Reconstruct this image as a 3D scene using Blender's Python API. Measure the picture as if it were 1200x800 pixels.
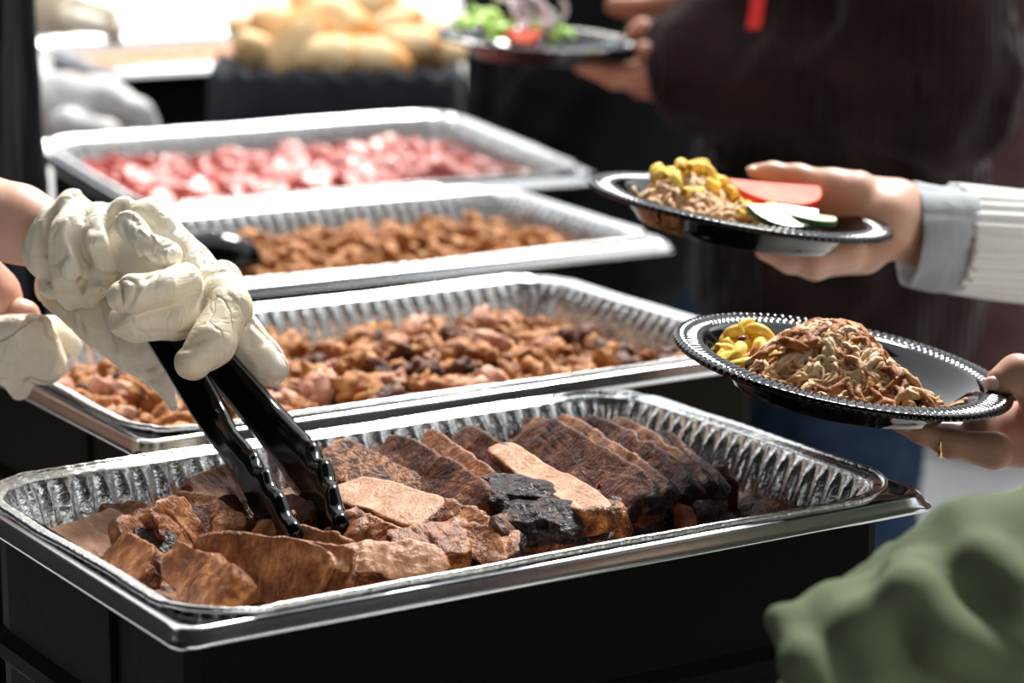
import bpy, bmesh, math, random
import numpy as np
from mathutils import Vector, Matrix

for o in list(bpy.data.objects): bpy.data.objects.remove(o)
SC = bpy.context.scene
COL = SC.collection
R = random.Random(7)

# ------------------------------------------------------------------ camera
F, PITCH, CZ = 3216.6, 0.2175, 1.498
cam = bpy.data.cameras.new('camera'); camo = bpy.data.objects.new('camera', cam); COL.objects.link(camo)
camo.location = (0, 0, CZ); camo.rotation_euler = (math.pi/2-PITCH, 0, 0)
cam.sensor_width = 36; cam.lens = 36*F/1200; cam.clip_start = .05; cam.clip_end = 200
cam.dof.use_dof = True; cam.dof.focus_distance = 1.80; cam.dof.aperture_fstop = 5.6
SC.camera = camo
# ------------------------------------------------------------------ light
w = bpy.data.worlds.new('overcast_sky'); SC.world = w; w.use_nodes = True
bg = w.node_tree.nodes['Background']; bg.inputs[0].default_value = (.93, .97, 1, 1); bg.inputs[1].default_value = 1.8
sl = bpy.data.lights.new('sun', 'SUN'); sl.energy = 7.5; sl.angle = math.radians(14); sl.color = (1, .97, .92)
so = bpy.data.objects.new('sun', sl); COL.objects.link(so)
so.rotation_euler = Vector((.22, .62, .80)).to_track_quat('Z', 'Y').to_euler()
vs = SC.view_settings
vs.view_transform = 'Standard'; vs.look = 'None'; vs.gamma = 1; vs.use_curve_mapping = False; vs.exposure = 0.0

# ------------------------------------------------------------------ geometry helpers
FW = Vector((0, math.cos(PITCH), -math.sin(PITCH))); UP = Vector((0, math.sin(PITCH), math.cos(PITCH)))
def ray(px, py): return FW + Vector((1, 0, 0))*((px-600)/F) + UP*((400-py)/F)
def at(px, py, Y):
    d = ray(px, py); return Vector((0, 0, CZ)) + d*(Y/d.y)
def atz(px, py, z):
    d = ray(px, py); return Vector((0, 0, CZ)) + d*((z-CZ)/d.z)
def pxm(n, Y): return n*Y*1.0/F            # n pixels in metres at depth Y

def mesh_obj(name, verts, faces, mats, parent=None, smooth=True, idx=None):
    me = bpy.data.meshes.new(name)
    me.from_pydata([tuple(v) for v in verts], [], [tuple(f) for f in faces])
    if not isinstance(mats, (list, tuple)): mats = [mats]
    for m in mats: me.materials.append(m)
    if idx is not None: me.polygons.foreach_set('material_index', idx)
    me.polygons.foreach_set('use_smooth', [smooth]*len(me.polygons))
    me.update()
    o = bpy.data.objects.new(name, me); COL.objects.link(o)
    if parent is not None: o.parent = parent
    return o
def empty(name, loc=(0, 0, 0), rot=(0, 0, 0)):
    o = bpy.data.objects.new(name, None); COL.objects.link(o); o.empty_display_size = .05
    o.location = loc; o.rotation_euler = rot; return o
def tag(o, label=None, cat=None, group=None, kind=None):
    if label: o['label'] = label
    if cat: o['category'] = cat
    if group: o['group'] = group
    if kind: o['kind'] = kind
    return o

def rot_lattice(n):
    rs = np.random.RandomState(n); return rs.rand(32, 32, 32).astype(np.float32)*2-1
LAT = rot_lattice(3)
def vnoise(P, s):
    """value noise at points P (N,3 or grid list) with cell size s"""
    q = P/s; i = np.floor(q).astype(np.int32); f = q-i; f = f*f*(3-2*f)
    def g(a, b, c): return LAT[(i[..., 0]+a) & 31, (i[..., 1]+b) & 31, (i[..., 2]+c) & 31]
    x, y, z = f[..., 0], f[..., 1], f[..., 2]
    a = (g(0,0,0)*(1-x)+g(1,0,0)*x)*(1-y)+(g(0,1,0)*(1-x)+g(1,1,0)*x)*y
    b = (g(0,0,1)*(1-x)+g(1,0,1)*x)*(1-y)+(g(0,1,1)*(1-x)+g(1,1,1)*x)*y
    return a*(1-z)+b*z
def fbm(P, s, o=3):
    r = 0; a = 1
    for k in range(o):
        r = r+a*vnoise(P+17.3*k*s, s/2**k); a *= .5
    return r

def surface_nets(D, lo, h):
    s = D < 0
    nx, ny, nz = D.shape
    c = [s[a:nx-1+a, b:ny-1+b, k:nz-1+k] for a in (0, 1) for b in (0, 1) for k in (0, 1)]
    cnt = sum(x.astype(np.int8) for x in c)
    act = (cnt > 0) & (cnt < 8)
    I = np.argwhere(act); idx = -np.ones(act.shape, np.int64); idx[act] = np.arange(len(I))
    off = np.array([(a, b, k) for a in (0, 1) for b in (0, 1) for k in (0, 1)])
    vals = np.stack([D[I[:, 0]+o[0], I[:, 1]+o[1], I[:, 2]+o[2]] for o in off], 1)
    acc = np.zeros((len(I), 3)); n = np.zeros(len(I))
    for a in range(8):
        for b in range(a+1, 8):
            if np.abs(off[a]-off[b]).sum() != 1: continue
            va, vb = vals[:, a], vals[:, b]; m = (va < 0) != (vb < 0)
            t = np.where(m, va/np.where(m, va-vb, 1), 0)
            acc += np.where(m[:, None], off[a]+t[:, None]*(off[b]-off[a]), 0); n += m
    V = (I+acc/n[:, None])*h+lo
    Q = []
    for ax in range(3):
        a1, a2 = (ax+1) % 3, (ax+2) % 3
        sl0 = [slice(None)]*3; sl1 = [slice(None)]*3
        sl0[ax] = slice(0, -1); sl1[ax] = slice(1, None)
        S0, S1 = s[tuple(sl0)], s[tuple(sl1)]
        for flip in (0, 1):
            E = np.argwhere((S0 & ~S1) if not flip else (~S0 & S1))
            E = E[(E[:, a1] > 0) & (E[:, a2] > 0) & (E[:, a1] < D.shape[a1]-1) & (E[:, a2] < D.shape[a2]-1)]
            e1 = np.zeros(3, int); e1[a1] = 1; e2 = np.zeros(3, int); e2[a2] = 1
            q = [E-e1-e2, E-e2, E, E-e1]
            q = np.stack([idx[x[:, 0], x[:, 1], x[:, 2]] for x in q], 1)
            Q.append(q[:, ::-1] if flip else q)
    Q = np.concatenate(Q); Q = Q[(Q >= 0).all(1)]
    return V, Q

def cone(a, ra, b, rb): return ('c', np.array(a, float), ra, np.array(b, float), rb)
def ell(c, r, M=None): return ('e', np.array(c, float), np.array(r, float), M)
def chain(pts, sc=1):
    """pts: list of (px,py,Y,r_px) -> cones"""
    out = []
    for a, b in zip(pts, pts[1:]):
        out.append(cone(at(*a[:3]), pxm(a[3], a[2])*sc, at(*b[:3]), pxm(b[3], b[2])*sc))
    return out
def wchain(pts):
    return [cone(a[0], a[1], b[0], b[1]) for a, b in zip(pts, pts[1:])]
def sdf_mesh(prims, h, k=.006, inflate=0, noise=None, clip=None):
    lo = np.full(3, 1e9); hi = -lo
    bbs = []
    for p in prims:
        if p[0] == 'c':
            l = np.minimum(p[1]-p[2], p[3]-p[4]); u = np.maximum(p[1]+p[2], p[3]+p[4])
        else:
            m = p[2].max() if p[3] is not None else p[2]; l = p[1]-m; u = p[1]+m
        bbs.append((l, u)); lo = np.minimum(lo, l); hi = np.maximum(hi, u)
    pad = abs(inflate)+k+3*h+.012
    lo -= pad; hi += pad
    n = np.ceil((hi-lo)/h).astype(int)+1
    D = np.full(n, pad, np.float32)
    for p, (l, u) in zip(prims, bbs):
        i0 = np.maximum(np.floor((l-pad-lo)/h).astype(int), 0); i1 = np.minimum(np.ceil((u+pad-lo)/h).astype(int)+1, n)
        g = np.stack(np.meshgrid(*[(np.arange(i0[q], i1[q])*h+lo[q]).astype(np.float32) for q in range(3)], indexing='ij'), -1)
        if p[0] == 'c':
            ba = (p[3]-p[1]).astype(np.float32); pa = g-p[1].astype(np.float32)
            t = np.clip((pa@ba)/max(float(ba@ba), 1e-12), 0, 1)
            d = np.linalg.norm(pa-t[..., None]*ba, axis=-1)-(p[2]+(p[4]-p[2])*t)
        else:
            q = g-p[1].astype(np.float32)
            if p[3] is not None: q = q@np.array(p[3], np.float32)
            k0 = np.linalg.norm(q/p[2].astype(np.float32), axis=-1); k1 = np.linalg.norm(q/(p[2]**2).astype(np.float32), axis=-1)
            d = k0*(k0-1)/np.maximum(k1, 1e-6)
        d = d-inflate
        s_ = tuple(slice(i0[q], i1[q]) for q in range(3)); a = D[s_]
        hh = np.maximum(k-np.abs(a-d), 0)/k
        D[s_] = np.minimum(a, d)-hh*hh*k/4
    if noise is not None:
        m = np.abs(D) < pad*.9
        I = np.argwhere(m); P = I*h+lo
        D[m] += noise(P).astype(np.float32)
    if clip is not None:
        I = np.argwhere(D < pad); P = I*h+lo
        D[D < pad] = np.maximum(D[D < pad], clip(P).astype(np.float32))
    return surface_nets(D, lo, h)
def join(*parts):
    V = []; Q = []; n = 0
    for v, q in parts:
        V.append(v); Q.append(q+n); n += len(v)
    return np.concatenate(V), np.concatenate(Q)
def np_obj(name, VQ, mat, parent=None):
    V, Q = VQ
    me = bpy.data.meshes.new(name)
    me.vertices.add(len(V)); me.vertices.foreach_set('co', np.asarray(V, np.float32).ravel())
    me.loops.add(Q.size); me.loops.foreach_set('vertex_index', Q.astype(np.int32).ravel())
    me.polygons.add(len(Q)); me.polygons.foreach_set('loop_start', np.arange(0, Q.size, 4, dtype=np.int32))
    me.polygons.foreach_set('loop_total', np.full(len(Q), 4, np.int32))
    me.polygons.foreach_set('use_smooth', np.ones(len(Q), bool))
    me.materials.append(mat); me.update(calc_edges=True); me.validate()
    o = bpy.data.objects.new(name, me); COL.objects.link(o)
    if parent is not None: o.parent = parent
    return o

def tube(path, radii, n=10, caps=True):
    """tube mesh along Vector path; returns verts, faces"""
    V = []; Fc = []
    up = Vector((0, 0, 1)); prev = None
    for i, p in enumerate(path):
        t = (path[min(i+1, len(path)-1)]-path[max(i-1, 0)]).normalized()
        if prev is None:
            a = t.orthogonal().normalized()
        else:
            a = (prev-t*prev.dot(t)).normalized()
        prev = a; b = t.cross(a)
        r = radii[i] if hasattr(radii, '__len__') else radii
        for k in range(n):
            an = 2*math.pi*k/n; V.append(p+a*(r*math.cos(an))+b*(r*math.sin(an)))
    for i in range(len(path)-1):
        for k in range(n):
            Fc.append((i*n+k, i*n+(k+1) % n, (i+1)*n+(k+1) % n, (i+1)*n+k))
    if caps:
        Fc.append(tuple(range(n))[::-1]); Fc.append(tuple((len(path)-1)*n+k for k in range(n)))
    return V, Fc
def smoothpath(pts, n=6):
    """Catmull-Rom through Vectors"""
    P = [pts[0]]+list(pts)+[pts[-1]]; out = []
    for i in range(1, len(P)-2):
        for k in range(n):
            t = k/n; a, b, c, d = P[i-1], P[i], P[i+1], P[i+2]
            out.append(.5*((2*b)+(c-a)*t+(2*a-5*b+4*c-d)*t*t+(3*b-a-3*c+d)*t**3))
    out.append(pts[-1]); return out

# ------------------------------------------------------------------ materials
def mat(name, col, rough=.5, metal=0, spec=.5, sss=0, noise=None, bump=None, coat=0, col2=None, sheen=0):
    """noise=(scale, detail, (stretch)) mixes col->col2; bump=(scale,strength,dist,(stretch))"""
    m = bpy.data.materials.new(name); m.use_nodes = True
    nt = m.node_tree; b = nt.nodes['Principled BSDF']
    b.inputs['Base Color'].default_value = (*col, 1); b.inputs['Roughness'].default_value = rough
    b.inputs['Metallic'].default_value = metal; b.inputs['Specular IOR Level'].default_value = spec
    if sss:
        b.inputs['Subsurface Weight'].default_value = sss; b.inputs['Subsurface Radius'].default_value = (1, .4, .2); b.inputs['Subsurface Scale'].default_value = .006
    if coat: b.inputs['Coat Weight'].default_value = coat; b.inputs['Coat Roughness'].default_value = .12
    if sheen: b.inputs['Sheen Weight'].default_value = sheen
    tc = nt.nodes.new('ShaderNodeTexCoord')
    def tex(scale, detail, st, seed=0):
        mp = nt.nodes.new('ShaderNodeMapping'); mp.inputs['Scale'].default_value = st
        mp.inputs['Location'].default_value = (seed, seed*.7, seed*1.3)
        nt.links.new(tc.outputs['Object'], mp.inputs[0])
        n = nt.nodes.new('ShaderNodeTexNoise'); n.inputs['Scale'].default_value = scale; n.inputs['Detail'].default_value = detail
        n.inputs['Roughness'].default_value = .62
        nt.links.new(mp.outputs[0], n.inputs['Vector']); return n
    if noise:
        n = tex(noise[0], noise[1], noise[2] if len(noise) > 2 else (1, 1, 1), 2.1)
        r = nt.nodes.new('ShaderNodeValToRGB'); cs = [col]+(col2 if isinstance(col2, list) else [col2])
        e = r.color_ramp.elements; lo, hi = (noise[3] if len(noise) > 3 else (.36, .64))
        e[0].position = lo; e[0].color = (*cs[0], 1); e[1].position = hi; e[1].color = (*cs[-1], 1)
        for i, c in enumerate(cs[1:-1]):
            q = e.new(lo+(hi-lo)*(i+1)/(len(cs)-1)); q.color = (*c, 1)
        nt.links.new(n.outputs['Fac'], r.inputs[0])
        out = r.outputs[0]
        nt.links.new(out, b.inputs['Base Color'])
    if bump:
        n = tex(bump[0], 4, bump[3] if len(bump) > 3 else (1, 1, 1), 5.5)
        bp = nt.nodes.new('ShaderNodeBump'); bp.inputs['Strength'].default_value = bump[1]; bp.inputs['Distance'].default_value = bump[2]
        nt.links.new(n.outputs['Fac'], bp.inputs['Height']); nt.links.new(bp.outputs[0], b.inputs['Normal'])
    return m
def wave_bump(m, scale, strength, dist, direction='X', distort=0):
    nt = m.node_tree; b = nt.nodes['Principled BSDF']; tc = nt.nodes.new('ShaderNodeTexCoord')
    wv = nt.nodes.new('ShaderNodeTexWave'); wv.bands_direction = direction; wv.inputs['Scale'].default_value = scale; wv.inputs['Distortion'].default_value = distort
    nt.links.new(tc.outputs['Object'], wv.inputs['Vector'])
    bp = nt.nodes.new('ShaderNodeBump'); bp.inputs['Strength'].default_value = strength; bp.inputs['Distance'].default_value = dist
    nt.links.new(wv.outputs['Fac'], bp.inputs['Height']); nt.links.new(bp.outputs[0], b.inputs['Normal'])

def crease(m, layers):
    """thin fold lines: bump from the distance to the mid level of a warped noise"""
    nt = m.node_tree; b = nt.nodes['Principled BSDF']; tc = nt.nodes.new('ShaderNodeTexCoord'); last = None
    for scale, st, width, strength, dist in layers:
        mp = nt.nodes.new('ShaderNodeMapping'); mp.inputs['Scale'].default_value = st; nt.links.new(tc.outputs['Object'], mp.inputs[0])
        n = nt.nodes.new('ShaderNodeTexNoise'); n.inputs['Scale'].default_value = scale; n.inputs['Detail'].default_value = 2; n.inputs['Distortion'].default_value = .8
        nt.links.new(mp.outputs[0], n.inputs['Vector'])
        a = nt.nodes.new('ShaderNodeMath'); a.operation = 'SUBTRACT'; a.inputs[1].default_value = .5; nt.links.new(n.outputs['Fac'], a.inputs[0])
        c = nt.nodes.new('ShaderNodeMath'); c.operation = 'ABSOLUTE'; nt.links.new(a.outputs[0], c.inputs[0])
        r = nt.nodes.new('ShaderNodeMapRange'); r.interpolation_type = 'SMOOTHSTEP'; r.inputs['From Max'].default_value = width; nt.links.new(c.outputs[0], r.inputs['Value'])
        bp = nt.nodes.new('ShaderNodeBump'); bp.inputs['Strength'].default_value = strength; bp.inputs['Distance'].default_value = dist
        nt.links.new(r.outputs[0], bp.inputs['Height'])
        if last: nt.links.new(last.outputs[0], bp.inputs['Normal'])
        last = bp
    nt.links.new(last.outputs[0], b.inputs['Normal'])
M = {}
M['foil'] = mat('aluminium_foil', (.90, .90, .89), .25, 1, bump=(130, .35, .004))
M['steel'] = mat('stainless_steel', (.72, .73, .74), .20, 1, bump=(60, .06, .002))
M['blackbox'] = mat('black_warmer_shell', (.004, .004, .004), .6, 0, .06, bump=(90, .2, .002))
M['brownbox'] = mat('dark_brown_warmer_shell', (.014, .012, .007), .6, 0, .06, bump=(90, .2, .002))
M['cloth'] = mat('black_table_cloth', (.006, .006, .008), .9, 0, .1, bump=(25, .4, .01))
M['ground'] = mat('pale_pavement', (.38, .37, .36), .9, noise=(3, 4), col2=(.46, .45, .43), bump=(60, .3, .01))
M['plate'] = mat('black_plastic', (.003, .003, .0035), .08, 0, .38)
M['tong'] = mat('black_nylon', (.002, .002, .002), .12, 0, .25)
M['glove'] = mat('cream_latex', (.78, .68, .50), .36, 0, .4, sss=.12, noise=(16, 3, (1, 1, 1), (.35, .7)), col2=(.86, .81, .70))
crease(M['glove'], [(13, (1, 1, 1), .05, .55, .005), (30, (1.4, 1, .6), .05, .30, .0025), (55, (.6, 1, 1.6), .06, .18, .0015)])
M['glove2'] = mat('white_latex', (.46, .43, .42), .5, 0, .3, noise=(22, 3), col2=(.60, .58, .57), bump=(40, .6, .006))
M['skin'] = mat('light_skin', (.62, .34, .24), .45, 0, .4, sss=.25, noise=(14, 3), col2=(.70, .42, .31), bump=(300, .12, .001))
M['skin_red'] = mat('ruddy_skin', (.50, .19, .12), .5, 0, .4, sss=.2, noise=(14, 3), col2=(.55, .25, .16), bump=(300, .12, .001))
M['skin_tan'] = mat('tan_skin', (.42, .20, .13), .45, 0, .4, sss=.2, noise=(14, 3), col2=(.50, .26, .18), bump=(300, .12, .001))
M['nail'] = mat('finger_nail', (.75, .50, .43), .25, 0, .5)
M['hair'] = mat('dark_hair', (.03, .02, .012), .6, bump=(80, .6, .01, (1, 1, .1)))
M['navy'] = mat('navy_apron_cloth', (.0035, .0042, .0075), .9, 0, .06, bump=(30, .4, .01, (1, 1, .2)))
M['denim'] = mat('dark_blue_denim', (.012, .024, .050), .9, 0, .15, noise=(30, 4), col2=(.022, .042, .085), bump=(160, .3, .002))
M['black_cloth'] = mat('black_clothing', (.008, .008, .009), .9, 0, .1, bump=(30, .4, .01, (1, 1, .3)))
M['brown'] = mat('dark_brown_wool', (.014, .0065, .0055), .95, 0, .1, noise=(9, 4), col2=(.030, .015, .0135), sheen=.1)
wave_bump(M['brown'], 26, .5, .008, 'X', 1.5)
M['maroon'] = mat('reddish_brown_knit', (.050, .020, .019), .95, 0, .1, noise=(9, 4), col2=(.095, .044, .043), sheen=.15)
wave_bump(M['maroon'], 30, .6, .008, 'X', 1.5)
M['olive'] = mat('olive_cotton', (.070, .092, .048), .85, 0, .15, noise=(7, 4), col2=(.105, .130, .072), bump=(220, .15, .001))
M['white_knit'] = mat('white_rib_knit', (.86, .85, .82), .9, 0, .15, bump=(200, .35, .003))
M['grey_cuff'] = mat('pale_grey_cotton', (.42, .45, .48), .9, 0, .15, bump=(60, .5, .004, (1, 1, .3)))
M['red'] = mat('red_webbing', (.75, .02, .012), .6)
M['gold'] = mat('gold', (.85, .6, .25), .25, 1)
M['lining'] = mat('black_basket_cloth', (.018, .022, .030), .8, 0, .3, bump=(18, .6, .02))
# food
M['cut'] = mat('brisket_cut_face', (.095, .025, .006), .40, 0, .34, noise=(85, 9, (1, .75, 1), (.30, .70)), col2=[(.26, .086, .025), (.54, .25, .10)], bump=(300, .8, .003, (1, .6, 1)))
M['cut_pale'] = mat('pale_brisket_face', (.34, .135, .060), .42, 0, .32, noise=(80, 9, (1, .5, 1), (.30, .68)), col2=[(.46, .225, .115), (.60, .345, .205)], bump=(380, .6, .002, (1, .7, 1)))
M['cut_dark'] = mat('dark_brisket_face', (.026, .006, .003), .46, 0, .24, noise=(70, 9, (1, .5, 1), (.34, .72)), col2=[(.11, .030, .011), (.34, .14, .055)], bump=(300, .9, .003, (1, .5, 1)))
M['edge'] = mat('roasted_edge', (.040, .008, .002), .32, 0, .42, noise=(90, 7), col2=[(.22, .062, .010), (.52, .21, .05)], bump=(240, 1, .005))
M['bark'] = mat('charred_bark', (.004, .002, .0018), .34, 0, .42, noise=(110, 7, (1, 1, 1), (.38, .72)), col2=[(.022, .009, .007), (.15, .060, .040)], bump=(260, 1, .006))
M['mince'] = mat('chopped_brisket', (.03, .009, .004), .5, 0, .3, noise=(90, 6), col2=[(.13, .042, .014), (.34, .15, .06)], bump=(130, 1, .006))
M['pork'] = mat('pork_chunk_brown', (.14, .036, .008), .55, 0, .22, noise=(45, 5), col2=[(.42, .16, .045), (.66, .36, .15)], bump=(120, .9, .005))
M['pork_dark'] = mat('pork_chunk_dark', (.025, .009, .006), .55, 0, .22, noise=(45, 5), col2=[(.11, .036, .018), (.28, .11, .05)], bump=(120, .9, .005))
M['pork_pink'] = mat('pork_chunk_pink', (.42, .17, .10), .55, 0, .22, noise=(45, 5), col2=[(.60, .30, .20), (.74, .48, .36)], bump=(120, .9, .005))
M['pork_orange'] = mat('pork_crumb_orange', (.24, .075, .016), .55, 0, .22, noise=(45, 5), col2=[(.46, .19, .055), (.62, .34, .13)], bump=(120, .9, .005))
M['pork_bed'] = mat('pulled_pork_bed', (.08, .025, .008), .55, 0, .22, noise=(60, 6), col2=[(.26, .10, .03), (.46, .24, .10)], bump=(90, 1, .008))
M['shred'] = mat('pulled_pork_shred', (.42, .20, .075), .55, 0, .22, noise=(60, 5), col2=[(.66, .42, .22), (.82, .64, .42)], bump=(160, .7, .003, (1, 1, .4)))
M['shred_dark'] = mat('browned_shred', (.16, .035, .010), .55, 0, .22, noise=(60, 5), col2=[(.36, .12, .03), (.52, .24, .08)], bump=(160, .7, .003))
M['mac'] = mat('macaroni_cheese', (.84, .46, .045), .5, 0, .2, noise=(40, 3), col2=[(.93, .62, .10), (.96, .76, .28)], bump=(90, .4, .003), sss=.1)
M['sausage'] = mat('sausage_cut_face', (.52, .12, .10), .4, 0, .45, noise=(90, 4), col2=[(.66, .22, .19), (.78, .44, .40)], bump=(150, .5, .003), coat=.1)
M['sausage_skin'] = mat('sausage_skin', (.34, .035, .025), .35, 0, .5, noise=(60, 3), col2=(.50, .08, .06))
M['bun'] = mat('bun_crust', (.60, .23, .045), .6, 0, .25, noise=(9, 4), col2=[(.80, .46, .17), (.86, .66, .40)], bump=(60, .3, .004))
M['tomato'] = mat('tomato_flesh', (.70, .055, .025), .55, 0, .15, noise=(40, 4), col2=(.78, .15, .08))
M['tomato_skin'] = mat('tomato_skin', (.65, .035, .012), .2, 0, .5)
M['cuke'] = mat('cucumber_flesh', (.62, .70, .40), .3, 0, .5, noise=(30, 3), col2=(.76, .80, .58))
M['cuke_skin'] = mat('cucumber_skin', (.03, .09, .02), .3, 0, .5)
M['lettuce'] = mat('lettuce', (.22, .42, .03), .45, 0, .4, noise=(18, 3), col2=[(.42, .62, .08), (.72, .80, .42)], bump=(50, .5, .006))
M['onion'] = mat('red_onion', (.62, .42, .50), .3, 0, .5, noise=(40, 3), col2=(.86, .80, .80))
M['beans'] = mat('baked_beans', (.42, .11, .02), .35, 0, .5, noise=(50, 4), col2=(.62, .24, .06), bump=(80, .9, .01))
M['sauce'] = mat('chilli_bit', (.25, .02, .01), .3)

# ------------------------------------------------------------------ the setting
def quad_plane(name, x0, x1, y0, y1, z, m):
    return mesh_obj(name, [(x0, y0, z), (x1, y0, z), (x1, y1, z), (x0, y1, z)], [(0, 1, 2, 3)], m)
tag(quad_plane('ground', -20, 20, -8, 40, 0, M['ground']), kind='structure')

M['shade_panel'] = mat('dark_shade_panel', (.012, .012, .013), .95, 0, .1, bump=(12, .3, .02))  # surface of the added light-blocking panels
def boxm(name, x0, x1, y0, y1, z0, z1, m):
    V = [(x, y, z) for z in (z0, z1) for x, y in ((x0, y0), (x1, y0), (x1, y1), (x0, y1))]
    return mesh_obj(name, V, [(3, 2, 1, 0), (4, 5, 6, 7), (0, 1, 5, 4), (1, 2, 6, 5), (2, 3, 7, 6), (3, 0, 4, 7)], m, None, False)
# unseen dark panels, added overhead and on three sides to cut the skylight
tag(boxm('shade_panel_top', -2.6, 2.6, -2.6, 2.2, 2.75, 2.78, M['shade_panel']), kind='structure')
tag(boxm('shade_panel_back', -2.6, -.6, -2.6, -2.56, 0, 2.75, M['shade_panel']), kind='structure')
tag(boxm('shade_panel_right', 2.56, 2.6, 2.3, 7.5, 0, 2.75, M['shade_panel']), kind='structure')
tag(boxm('shade_panel_left', -2.6, -2.56, -2.6, 6.5, 0, 2.75, M['shade_panel']), kind='structure')

# long serving table under a black cloth, running beside the row of warmers
TAB = .74
def table(name, c, half_w, y0, y1, skew, label):
    root = empty(name, (c[0], c[1], 0))
    V = []; Fc = []
    n = 40; x0_ = .03
    prof = [(-1.06, .01), (-1.03, TAB-.16), (-1.0, TAB-.012), (-.985, TAB), (.985, TAB), (1.0, TAB-.012), (1.03, TAB-.16), (1.06, .01)]
    for i in range(n+1):
        y = y0+(y1-y0)*i/n
        for s, z in prof:
            fold = .012*math.sin(i*1.9+s) if abs(s) > 1.02 else 0
            wid = 1+.34*min(1, max(0, (y-2.9)/.15)) if s < 0 else 1
            V.append((x0_+s*half_w*wid+fold*np.sign(s)+skew*(y-y0), y, z))
    m = len(prof)
    for i in range(n):
        for k in range(m-1): Fc.append((i*m+k, i*m+k+1, (i+1)*m+k+1, (i+1)*m+k))
    Fc.append(tuple(range(m))[::-1]); Fc.append(tuple(n*m+k for k in range(m)))
    mesh_obj('table_cloth', V, Fc, M['cloth'], root, smooth=False)
    for lx in (-.8, .8):
        for ly in (y0+.12, y1-.12):
            v, f = tube([Vector((x0_+lx*half_w+skew*(ly-y0), ly, 0)), Vector((x0_+lx*half_w+skew*(ly-y0), ly, TAB-.02))], .018)
            mesh_obj('leg', v, f, M['steel'], root)
    tag(root, label, 'table'); return root
table('serving_table', (0, 0), .29, 1.15, 5.2, -.12, 'long serving table under a black cloth beneath the food warmers')

# ------------------------------------------------------------------ rounded rectangle loft
def rrect(L, W, r, n):
    """n points around a rounded rectangle, evenly by arc length, with outward normals and a corner weight"""
    L2, W2 = L/2, W/2; segs = []
    per = 2*(L-2*r)+2*(W-2*r)+2*math.pi*r
    out = []
    for i in range(n):
        s = per*i/n
        for (kind, ln, d) in (('l', L-2*r, 0), ('a', math.pi*r/2, 0), ('l', W-2*r, 1), ('a', math.pi*r/2, 1), ('l', L-2*r, 2), ('a', math.pi*r/2, 2), ('l', W-2*r, 3), ('a', math.pi*r/2, 3)):
            if s <= ln: break
            s -= ln
        cx, cy = [(L2-r, -W2+r), (L2-r, W2-r), (-L2+r, W2-r), (-L2+r, -W2+r)][d]
        if kind == 'l':
            x, y, nx, ny = [(-L2+r+s, -W2, 0, -1), (L2, -W2+r+s, 1, 0), (L2-r-s, W2, 0, 1), (-L2, W2-r-s, -1, 0)][d]; cw = 0
        else:
            a = -math.pi/2+d*math.pi/2+s/r
            nx, ny = math.cos(a), math.sin(a); x, y = cx+r*nx, cy+r*ny; cw = math.sin((s/r)*2)
        out.append((x, y, nx, ny, cw))
    return out, per
def loft(name, rings, mat_, parent, close_bottom=False, close_top=False, smooth=True):
    n = len(rings[0]); V = [v for r in rings for v in r]; Fc = []
    for j in range(len(rings)-1):
        for i in range(n): Fc.append((j*n+i, j*n+(i+1) % n, (j+1)*n+(i+1) % n, (j+1)*n+i))
    if close_bottom: Fc.append(tuple(range(n))[::-1])
    if close_top: Fc.append(tuple((len(rings)-1)*n+i for i in range(n)))
    return mesh_obj(name, V, Fc, mat_, parent, smooth)

def warmer(x, y, yaw, L, W, label, shell, tilt=0, boxh=.25):
    root = empty('food_warmer', (x, y, TAB), (0, 0, yaw))
    rz = 1.0-TAB
    bl, bw = L-.045, W-.045
    def ring(L_, W_, r, z, n=96):
        return [(p[0], p[1], z) for p in rrect(L_, W_, r, n)[0]]
    # hollow shell with a ledge and a swage line round it
    prof = [(0, 0), (0, rz-.115), (.006, rz-.108), (.006, rz-.098), (0, rz-.090), (0, rz-.012), (-.001, rz-.012), (-.004, rz-.026), (-.024, rz-.066)]
    shell_ = loft('shell', [ring(bl+2*d, bw+2*d, .02, z) for d, z in prof], M[shell], root, close_bottom=True, close_top=True, smooth=False)
    # vertical corner seams
    for sx in (-1, 1):
        v, f = tube([Vector((sx*(bl/2+.0005), -bw/2+.12, .01)), Vector((sx*(bl/2+.0005), -bw/2+.12, rz-.02))], .003, 6)
        mesh_obj('seam', v, f, M[shell], shell_)
    # steel frame: flat flange, raised bead, rolled lip
    il, iw = L-.075, W-.075
    P = [(-.0222, -.012, .045), (-.0200, -.004, .045), (-.018, -.0022, .045), (-.011, -.0030, .016), (-.0085, .0016, .014), (-.0055, .0022, .013), (-.003, -.0006, .012), (-.0012, -.0048, .011), (.0008, -.0065, .011), (.0012, -.0085, .011), (-.0005, -.0105, .010), (-.004, -.0110, .009), (-.012, -.0108, .008)]
    fr = loft('steel_frame', [[(p[0], p[1], rz+z+math.tan(tilt)*p[1]) for p in rrect(L+2*d, W+2*d, r, 192)[0]] for d, z, r in P], M['steel'], root)
    tag(root, label, 'food warmer', 'food warmers on the serving table')
    return root

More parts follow.
